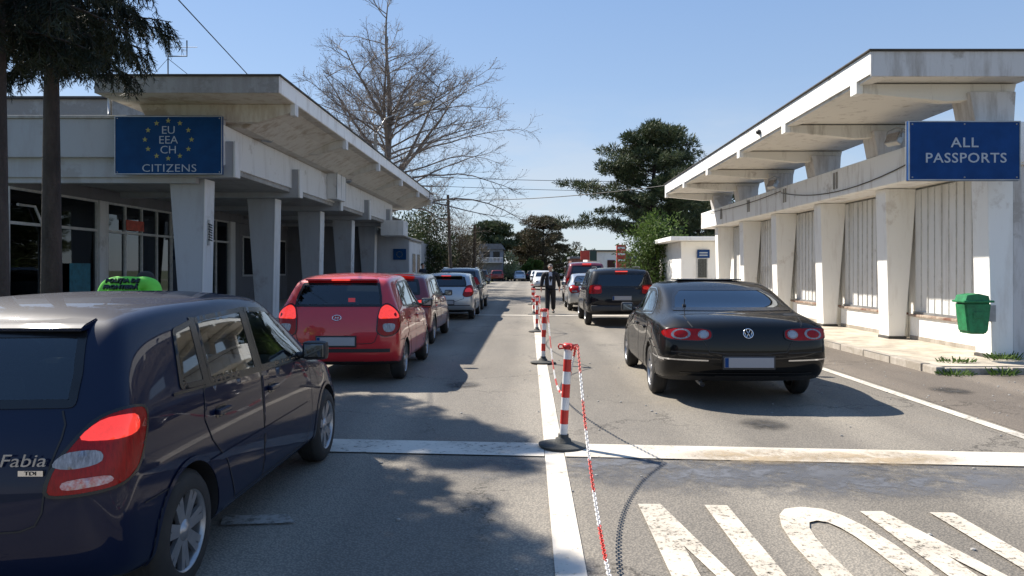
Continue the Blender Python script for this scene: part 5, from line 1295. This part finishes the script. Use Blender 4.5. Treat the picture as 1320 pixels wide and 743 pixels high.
# ============================================================ TREES
rnd = random.Random(11)
class TM:
    """collects tapered branches and leaf quads"""
    def __init__(s): s.v = []; s.f = []; s.lv = []; s.lf = []
    def limb(s, pts, r0, r1, n=5):
        base = len(s.v); m = len(pts)
        for i, p in enumerate(pts):
            t = (pts[min(i + 1, m - 1)] - pts[max(i - 1, 0)]).normalized(); u = t.cross(Vector((.31, .17, .93)))
            u.normalize(); w = t.cross(u); r = r0 + (r1 - r0) * i / (m - 1)
            for j in range(n):
                a = 2 * math.pi * j / n; s.v.append(p + (u * math.cos(a) + w * math.sin(a)) * r)
        for i in range(m - 1):
            for j in range(n):
                s.f.append((base + i * n + j, base + i * n + (j + 1) % n, base + (i + 1) * n + (j + 1) % n, base + (i + 1) * n + j))
    def leaf(s, p, d, l, w):
        u = d.cross(Vector((rnd.uniform(-1, 1), rnd.uniform(-1, 1), rnd.uniform(-1, 1))))
        if u.length < 1e-3: return
        u.normalize(); b = len(s.lv); s.lv += [p - u * w * .5, p + u * w * .5, p + d * l + u * w * .25, p + d * l - u * w * .25]; s.lf.append((b, b + 1, b + 2, b + 3))
    def build(s, root, bark, leafm, lname='crown'):
        if s.v: rawmesh('trunk', [tuple(v) for v in s.v], s.f, bark, root, True)
        if s.lv: rawmesh(lname, [tuple(v) for v in s.lv], s.lf, leafm, root)
def rv(): 
    v = Vector((rnd.gauss(0, 1), rnd.gauss(0, 1), rnd.gauss(0, 1))); return v.normalized()
def wander(p, d, L, n, jit, grav=0.0):
    pts = [p.copy()]; d = d.normalized()
    for i in range(n):
        d = (d + rv() * jit + Vector((0, 0, grav))).normalized(); p = p + d * (L / n); pts.append(p.copy())
    return pts, d
# --- big bare tree
def bare_tree(loc, H, label, spread=1.0):
    root = thing('bare_tree', label, 'tree', loc); T = TM(); S = TM()
    tp = [Vector((.10 * math.sin(i * .9) * i * .12, .0, H * i / 14)) for i in range(15)]
    T.limb(tp[:9], .40, .17, 9)
    leaders = [tp[8:]]; T.limb(tp[8:], .17, .03, 7)
    for k, (zf, az, L2) in enumerate([(.40, .4, .44), (.47, 2.7, .42), (.52, 4.6, .38), (.36, 5.6, .40), (.60, 1.6, .30), (.64, 3.6, .28)]):
        i = int(zf * 14); pts, _ = wander(tp[i], Vector((math.cos(az) * 1.0, math.sin(az) * 1.0, 1)), H * L2, 8, .10, .03); T.limb(pts, .13, .03, 6); leaders.append(pts)
    def branch(p, az, reach, up, r):
        d = Vector((math.cos(az), math.sin(az), up)); pts, _ = wander(p, d, reach, 9, .16, -.03); T.limb(pts, r, .010, 5)
        for i in range(2, 10):
            for q in range(3 if reach > 4 else 2):
                if rnd.random() < .2: continue
                sd = ((pts[i] - pts[i - 1]).normalized() + rv() * .8 + Vector((0, 0, .22))).normalized(); l2 = (reach * .26 + .35) * (1.15 - i / 12) * rnd.uniform(.5, 1.2)
                p2, _ = wander(pts[i - 1].lerp(pts[i], rnd.random()), sd, l2, 5, .24, .01); S.limb(p2, .014, .006, 3)
                for i2 in range(1 if reach > 4 else 2, 6):
                    for q2 in range(2 if reach > 4 else 1):
                        td = ((p2[i2] - p2[i2 - 1]).normalized() + rv() * .8 + Vector((0, 0, .15))).normalized(); p3, _ = wander(p2[i2], td, rnd.uniform(.25, .65), 2, .25, .0); S.limb(p3, .0075, .0045, 3)
                        if rnd.random() < .45: S.leaf(p3[-1], rv(), .06, .05)
    for k in range(46):      # long low limbs off the trunk
        f = .28 + .34 * k / 46; i = min(13, int(f * 14)); p = tp[i].lerp(tp[i + 1], f * 14 - i); g = (f - .3) / .3
        branch(p, k * 2.399, H * (.56 - .16 * g) * rnd.uniform(.7, 1.08), (.20 + .35 * g), .085 - .03 * g)
    for ld in leaders:
        n_ = len(ld)
        for k in range(9 if ld is not leaders[0] else 16):
            t_ = .15 + .85 * rnd.random(); x_ = t_ * (n_ - 1); i = min(n_ - 2, int(x_)); branch(ld[i].lerp(ld[i + 1], x_ - i), rnd.uniform(0, 6.28), (H * .26 * (1 - t_ * .5)) * rnd.uniform(.7, 1.2), .75, .035)
    T.build(root, M_TWIG, M_TWIG); rawmesh('crown', [tuple(v) for v in S.v], S.f, M_TWIG, root, True)
    rawmesh('buds', [tuple(v) for v in S.lv], S.lf, M_TWIG, root)
bare_tree((-8.9, 47, 0), 18.6, 'tall leafless tree rising behind the left terminal roof')

M_PINE = leaf_mat('dark_pine_needles', (0.036, 0.058, 0.024), (0.09, 0.105, 0.05), .12)
M_PINEB = leaf_mat('rusty_pine_needles', (0.050, 0.060, 0.028), (0.12, 0.085, 0.050), .12)
M_SPRUCE = leaf_mat('spruce_needles', (0.012, 0.019, 0.013), (0.032, 0.038, 0.018), .08)
M_GREEN = leaf_mat('fresh_green_leaves', (0.055, 0.10, 0.02), (0.10, 0.15, 0.035), .3)
M_BLOS = leaf_mat('pale_blossom', (0.24, 0.28, 0.12), (0.42, 0.42, 0.26), .3)
M_BROWNB = leaf_mat('brown_leafless_thicket', (0.06, 0.045, 0.03), (0.10, 0.08, 0.045), .15)
M_DKG = leaf_mat('dull_green_foliage', (0.022, 0.040, 0.014), (0.05, 0.065, 0.02), .2)
def pine(loc, H, label, rad, z0=.22, seed=3, m=None, nb=46, q=70, cs=.55, lf=(.26, .075), flat=.5, lobes=None, droop=.0):
    rnd.seed(seed); m = m or M_PINE
    root = thing('pine_tree', label, 'tree', loc); T = TM()
    tp = [Vector((math.sin(i * .8) * .12, math.cos(i) * .1, H * .97 * i / 10)) for i in range(11)]; T.limb(tp, H * .028, .04, 8)
    def clump(c, s):
        for _ in range(q):
            o = rv(); rr = rnd.random() ** .45; p = c + Vector((o.x * s, o.y * s, o.z * s * flat)) * rr; T.leaf(p, (o + Vector((0, 0, .5)) + rv() * .6).normalized(), lf[0] * rnd.uniform(.6, 1.2), lf[1])
    L_ = []
    for k in range(nb):
        f = z0 + (1 - z0) * k / nb; az = k * 2.399 + rnd.uniform(-.4, .4); g = (f - z0) / (1 - z0)
        prof = math.sin(math.pi * min(1, (g * .82 + .18))) ** .7
        L_.append((f, az, rad * prof * rnd.uniform(.55, 1.1)))
    if lobes: L_ += lobes
    for f, az, reach in L_:
        i = min(9, int(f * 10)); p = tp[i].lerp(tp[i + 1], f * 10 - i); d = Vector((math.cos(az), math.sin(az), .32 - droop))
        pts, _ = wander(p, d, reach + .3, 7, .12, -.01); T.limb(pts, .03 + .05 * (1 - f), .015, 5)
        for i in range(3, 8):
            for _ in range(2):
                off = rv() * cs * .9; off.z *= .4; clump(pts[i] + off, cs * rnd.uniform(.6, 1.15))
                if rnd.random() < .6: T.limb([pts[i - 1], pts[i] + off], .02, .01, 3)
    clump(tp[-1], cs)
    T.build(root, M_BARK, m); return root
pine((7.6, 45, 0), 10.4, 'big dark pine with tiered ragged crown left of the right canopy', 3.1, z0=.30, seed=5, nb=68, q=84, cs=.47, lf=(.2, .05), lobes=[(.42, R(170), 5.2), (.55, R(180), 5.6), (.60, R(150), 5.0), (.50, R(200), 4.4), (.36, R(190), 4.0), (.8, R(175), 3.0)])
pine((11.5, 50, 0), 7.6, 'second dark pine standing directly behind the right building canopy', 3.8, z0=.15, seed=8, nb=46, q=70, cs=.6)
pine((2.2, 114, 0), 9.6, 'broad rust tinged pine closing the far end of the street', 5.6, z0=.16, seed=9, m=M_PINEB, nb=48, q=44, cs=.7, lf=(.3, .11), flat=.4)
pine((.2, 122, 0), 7.4, 'lower rusty pine just left of the broad street end pine', 3.6, z0=.12, seed=19, m=M_PINEB, nb=30, q=55, cs=.8, lf=(.4, .14))
pine((-5.6, 112, 0), 8.6, 'flat topped dark pine behind the distant blue grey house', 3.6, z0=.45, seed=12, nb=26, q=60, cs=.8, lf=(.4, .14), flat=.4)
def bush(name, label, cat, loc, rx, ry, h, m, n=2600, lf=(.18, .09), seed=1, stems=14, stemm=None, vert=0.0, clumps=26):
    rnd.seed(seed); root = thing(name, label, cat, loc); T = TM()
    cs = []
    for k in range(clumps):
        a = rnd.uniform(0, 2 * math.pi); r = math.sqrt(rnd.random()); z = h * rnd.uniform(.12, .92); sh = math.sqrt(max(.1, 1 - (z / h) ** 2 * .85)); cs.append((Vector((rx * r * math.cos(a) * sh, ry * r * math.sin(a) * sh, z)), rnd.uniform(.16, .30) * h * .8))
    for c, s in cs:
        T.limb([Vector((c.x * .25, c.y * .25, 0)), Vector((c.x * .6, c.y * .6, c.z * .55)), c], .04, .012, 4)
        for _ in range(n // clumps):
            o = rv(); p = c + o * s * rnd.random() ** .4; p.z = max(.03, p.z); T.leaf(p, (o + rv() * .7 + Vector((0, 0, vert))).normalized(), lf[0] * rnd.uniform(.6, 1.3), lf[1])
    T.build(root, stemm or M_BARK, m, 'foliage'); return root
bush('leafy_tree', 'fresh green leafy tree in front of the big dark pine, behind the off-roader', 'tree', (7.0, 41, 0), 1.9, 1.6, 4.6, M_GREEN, n=7000, lf=(.16, .07), seed=3, clumps=44)
bush('leafy_shrub', 'dark green shrub filling the gap beside the small white guard building', 'shrub', (8.6, 44.5, 0), 2.2, 1.2, 3.6, M_DKG, n=5000, seed=4, clumps=36)
bush('conifer_shrub', 'dark green conifer shrub just past the end of the left annex', 'shrub', (-7.6, 56, 0), 1.7, 1.6, 6.4, M_DKG, n=6000, seed=5, clumps=40)
bush('brown_thicket', 'tall brown leafless thicket beside the leaning wooden pole', 'shrub', (-5.8, 60, 0), 1.9, 1.8, 5.6, M_BROWNB, n=6000, lf=(.3, .03), seed=6, vert=.6, clumps=40)
bush('brown_thicket', 'low brown thicket behind the blue grey estate, left of the twin poles', 'shrub', (-5.6, 70, 0), 1.6, 1.8, 4.2, M_BROWNB, n=4000, lf=(.3, .04), seed=7, vert=.6, clumps=34)
bush('conifer_shrub', 'rounded dark conifer under the bare tree, farther back', 'shrub', (-10.6, 66, 0), 2.6, 1.8, 6.6, M_DKG, n=5000, lf=(.25, .1), seed=15, clumps=36)
bush('blossom_bush', 'pale blossoming bush beside the distant blue grey house', 'shrub', (-3.3, 108, 0), 1.9, 1.4, 3.9, M_BLOS, n=2600, lf=(.3, .2), seed=8)
bush('leafy_shrub', 'green shrub at the foot of the broad pine at the street end', 'shrub', (.3, 109.5, 0), 2.0, 1.2, 3.0, M_GREEN, n=2600, lf=(.3, .18), seed=9)
for k, (x, lb_) in enumerate([(-14, 'distant hedge tree at far left of the street end'), (9, 'dark hedge tree behind the brick wall on the right'), (20, 'dark hedge tree far right behind the shops'), (-24, 'distant hedge tree hidden beyond the terminal')]):
    bush('hedge_tree', lb_, 'tree', (x, 126, 0), 6, 2, 6.2 if x < 0 else 4.6, M_DKG if k % 2 else M_BROWNB, n=3500, lf=(.5, .25), seed=30 + k)

# --- near conifers on the left
def spruce(loc, H, label, zlow, Rm, nb, seed, tr=.15, lean=(0, 0), bias=None):
    rnd.seed(seed); root = thing('conifer', label, 'tree', loc); T = TM()
    tp = [Vector((lean[0] * i / 12, lean[1] * i / 12, H * i / 12)) for i in range(13)]; T.limb(tp, tr, .03, 14)
    for k in range(nb):
        f = (zlow + (H - .3 - zlow) * (k / nb) ** 1.0) / H; i = min(11, int(f * 12)); p = tp[i].lerp(tp[i + 1], f * 12 - i)
        az = k * 2.399 + rnd.uniform(-.35, .35); g = (f * H - zlow) / (H - zlow); reach = Rm * (1 - g) ** .8 * rnd.uniform(.75, 1.1) * min(1, .55 + g * 3.5) + .25
        d = Vector((math.cos(az), math.sin(az), .10)); pts, _ = wander(p, d, reach, 9, .06, -.045); T.limb(pts, .028, .008, 5)
        for i in range(2, 10):
            for q in range(5):
                base = pts[i - 1].lerp(pts[i], rnd.random()); side = rv(); side.z = -abs(side.z) * 1.2 - .9; out = (pts[i] - pts[i - 1]).normalized()
                L2 = rnd.uniform(.22, .62) * (1.1 - .35 * i / 9); tw, _ = wander(base, out * .75 + side * .8, L2, 4, .12, -.18); T.limb(tw, .007, .003, 3)
                for a, b in zip(tw, tw[1:]):
                    dd = (b - a).normalized()
                    for _ in range(11): T.leaf(a.lerp(b, rnd.random()), (dd * .8 + rv() * .7).normalized(), rnd.uniform(.06, .12), .0125)
            for _ in range(8): T.leaf(pts[i - 1].lerp(pts[i], rnd.random()), (rv() + Vector((0, 0, .2))).normalized(), .09, .015)
    T.build(root, M_BARK, M_SPRUCE); return root
spruce((-8.08, 12.6, 0), 10.9, 'tall dark conifer with bare lower trunk in front of the left terminal', 5.15, 1.95, 100, 21, tr=.18)
spruce((-6.15, 8.6, 0), 8.4, 'dark conifer with trunk cut by the left edge of the picture', 4.35, 1.6, 58, 22, tr=.15)

# ============================================================ POLES, LAMP, WIRES
M_WOOD = mat('weathered_pole_wood', (0.10, 0.075, 0.055), .9, var=.4, vscale=6, stretch=(1, 1, .2))
def pole(label, loc, h, r, lean=(0, 0), m=None, arm=False):
    t = thing('utility_pole', label, 'pole', loc); p = MB(); p.tube([(0, 0, 0), (lean[0] / 2, lean[1] / 2, h / 2), (lean[0], lean[1], h)], [r, r * .85, r * .7], 10, m or M_WOOD); p.build('shaft', m or M_WOOD, t)
    p = MB(); p.box((lean[0] - .5, lean[1] - .05, h - .35), (lean[0] + .5, lean[1] + .05, h - .27), m or M_WOOD)
    for x in (-.4, .4): p.lathe([(.001, h - .15), (.04, h - .17), (.05, h - .22), (.03, h - .27)], 8, c=(lean[0] + x, lean[1], 0), m=M_CLRL)
    p.build('crossarm', M_WOOD, t); return t
pole('leaning dark wooden pole in front of the brown thicket', (-5.2, 50, 0), 6.6, .13, (-.25, 0))
pole('dark wooden pole left of the distant blue grey house', (-4.38, 60, 0), 5.2, .16)
pole('paler slimmer pole standing just left of the dark wooden pole', (-4.85, 62, 0), 3.6, .10, m=M_STEEL)
lp = thing('street_lamp', 'street lamp with sunlit head reaching out of the bare tree', 'street lamp', (-9.1, 44, 0))
p = MB(); p.tube([(0, 0, 0), (0, 0, 8.6), (.05, 0, 9.6)], [.14, .12, .10], 10, M_CONC); p.build('post', M_CONC, lp)
p = MB(); p.tube([(.05, 0, 9.5), (.6, 0, 10.5), (2.0, 0, 11.1)], [.05, .04, .035], 8, M_STEEL); p.build('arm', M_STEEL, lp)
p = MB(); p.sphere((2.75, 0, 11.38), .5, mat('cream_lamp_housing', (.6, .5, .36), .5), 16, sc=(1, .38, .24)); o = p.build('lamp_head', None, lp); 
for v in o.data.vertices: v.co.z += (v.co.x - 2.6) * .28
def wire(label, A, B, sag, r=.012):
    A = Vector(A); B = Vector(B); pts = []
    for k in range(25):
        t = k / 24; q = A.lerp(B, t); q.z -= sag * 4 * t * (1 - t); pts.append(q)
    p = MB(); p.tube(pts, r, 5, M_CABLE); tag(p.build('overhead_cable', M_CABLE), label, 'cable')
wire('thin cable running down from the top of the picture to the left canopy', (-4.2, 2.5, 5.75), (-6.15, 16.6, 5.80), .0, .010)
wire('overhead cable sagging across the street to the right canopy end', (-5.5, 41.4, 5.5), (5.6, 29.7, 4.96), .25, .018)
wire('higher thin overhead cable crossing the street in front of the big pine', (-9.1, 44, 7.2), (8.0, 45, 6.9), .1, .016)
wire('lower thin overhead cable crossing the street just under the higher one', (-9.1, 44, 6.7), (8.0, 45, 6.3), .1, .014)

# ============================================================ FAR BUILDINGS
M_BRICK = mat('dull_red_brickwork', (0.16, 0.07, 0.055), .9, var=.25, vscale=2); M_HOUSE = mat('blue_grey_render', (0.16, 0.18, 0.22), .8, var=.15); M_ROOF = mat('grey_roofing', (0.12, 0.125, 0.14), .8, var=.2)
M_REDS = mat('red_shop_paint', (0.45, 0.05, 0.035), .5, var=.2, vscale=1.5)
h = thing('distant_house', 'small blue grey house with white balcony railing at the far left of the street end', 'house', (-5, 104, 0)); OH = Vector((-5, 104, 0))
p = MB(); p.box((-7.0, 104, 0), (-3.7, 110, 4.4), M_HOUSE); part(p, 'wall', M_HOUSE, h, OH)
p = MB(); p.prism([(-7.3, 4.42), (-3.4, 4.42), (-3.9, 5.2), (-6.8, 5.2)], 103.6, 110.3, M_ROOF); part(p, 'roof', M_ROOF, h, OH)
p = MB(); p.box((-7.0, 102.6, 2.55), (-3.6, 103.98, 2.65), M_FRAME); p.box((-7.0, 102.6, 3.2), (-3.6, 102.66, 3.28), M_RWW)
for k in range(18): p.box((-7.0 + .19 * k, 102.61, 2.66), (-6.93 + .19 * k, 102.65, 3.2), M_RWW)
part(p, 'balcony', M_FRAME, h, OH)
for x in (-6.4, -5.0):
    p = MB(); p.box((x, 103.94, 2.9), (x + .9, 104.0, 4.1), M_BLACKGLOSS); part(p, 'window', M_BLACKGLOSS, h, OH)
s = thing('shop_building', 'low white shop with red panels beyond the right queue', 'building', (7, 78, 0)); OS = Vector((7, 78, 0))
p = MB(); p.box((6.1, 78, 0), (9.2, 84, 3.5), M_WHITE); part(p, 'wall', M_WHITE, s, OS)
p = MB(); p.box((5.9, 77.8, 3.5), (9.4, 84.2, 3.65), M_TAR); part(p, 'roof', M_TAR, s, OS)
p = MB(); p.box((5.35, 77.0, 2.6), (6.25, 77.3, 3.55), M_REDS); part(p, 'red_panel', M_REDS, s, OS)
p = MB(); p.box((6.3, 77.0, 2.5), (7.0, 77.3, 3.5), mat('dark_green_panel', (.03, .06, .05), .6)); part(p, 'green_panel', M_REDS, s, OS)
p = MB(); p.box((8.2, 77.9, .3), (9.0, 77.99, 2.6), M_BLACKGLOSS); part(p, 'doorway', M_BLACKGLOSS, s, OS)
b = thing('brick_building', 'low dull red brick building behind the walking man', 'building', (5, 88, 0)); OB = Vector((5, 88, 0))
p = MB(); p.box((5.0, 88, 0), (12.5, 94, 2.9), M_BRICK); part(p, 'wall', M_BRICK, b, OB)
p = MB(); p.box((4.8, 87.8, 2.9), (12.7, 94.2, 3.15), M_ROOF); part(p, 'roof', M_ROOF, b, OB)
for x in (5.8, 7.4, 9.0, 10.6):
    p = MB(); p.box((x, 87.95, .9), (x + .9, 88.0, 2.2), M_BLACKGLOSS); part(p, 'window', M_BLACKGLOSS, b, OB)
g = thing('red_tower_sign', 'upright red and white sign column beside the low white shop', 'sign', (8.9, 72, 0))
p = MB(); p.box((-.45, -.2, 0), (.45, .2, 4.0), M_REDS, bev=.02); p.build('column', M_REDS, g)
p = MB()
for z in (2.4, 3.0, 3.6): p.box((-.35, -.23, z), (.35, -.201, z + .18), M_RWW)
p.build('white_band', M_RWW, g)
fw = thing('boundary_wall', 'low reddish wall running behind the far parked cars on the right', 'wall', (8, 100, 0))
p = MB(); p.box((-3.2, 0, 0), (10, .3, 1.9), M_BRICK); p.box((-3.3, -.05, 1.9), (10.1, .35, 2.0), M_CONC); p.build('wall', M_BRICK, fw)

# ============================================================ WEEDS AND LITTER
rnd.seed(77)
M_WEED = leaf_mat('weed_leaves', (0.05, 0.10, 0.02), (0.10, 0.16, 0.04), .3)
for k, (x, y, z, n, r, hh, lb_) in enumerate([(6.75, 11.75, .115, 90, .22, .08, 'flat green weed growing in the paving joint by the kerb corner'), (6.35, 11.10, .0, 90, .2, .09, 'green weed tuft at the foot of the rounded kerb corner'), (7.05, 11.1, .0, 60, .15, .12, 'small weed tuft against the low kerb, second from its corner'),
        (7.75, 11.05, .0, 110, .22, .17, 'taller leafy weed below the kerb at the right edge'), (7.7, 12.1, .115, 90, .2, .12, 'low weed patch at the foot of the right end wall')]):
    T = TM()
    for _ in range(n):
        a = rnd.uniform(0, 6.28); rr = r * math.sqrt(rnd.random()); p = Vector((rr * math.cos(a) * 1.4, rr * math.sin(a) * .6, rnd.uniform(0, hh * .4))); d = (Vector((math.cos(a), math.sin(a) * .6, rnd.uniform(.3, 1.8)))).normalized(); T.leaf(p, d, rnd.uniform(.4, 1) * hh, .025)
    o = rawmesh('weed_tuft', [tuple(v) for v in T.lv], T.lf, M_WEED); o.location = (x, y, z); tag(o, lb_, 'weed', 'weeds at the kerb corner')
mb = MB()
for _ in range(420):
    x = rnd.uniform(4.9, 10) if rnd.random() < .75 else rnd.uniform(-1.5, 5); y = rnd.uniform(3.5, 14) if x < 6 else rnd.uniform(6, 11); s_ = rnd.uniform(.005, .016)
    q = bmesh.ops.create_icosphere(mb.bm, subdivisions=1, radius=s_)
    for v in q['verts']: v.co = Vector((v.co.x * rnd.uniform(.7, 1.3) + x, v.co.y + y, v.co.z * .6 + .006))
tag(mb.build('gravel', M_CONC), 'loose gravel specks scattered on the asphalt', 'gravel', kind='stuff')

for o in bpy.data.objects:
    if o.type == 'MESH' and o.parent and o.parent.get('category') == 'building' and o.name.split('.')[0] in ('wall', 'column', 'beam', 'canopy', 'canopy_post', 'porch_roof', 'bracket_beam', 'plinth', 'roof', 'balcony'):
        bv = o.modifiers.new('edge', 'BEVEL'); bv.width = .014; bv.segments = 2; bv.limit_method = 'ANGLE'; bv.angle_limit = R(40)
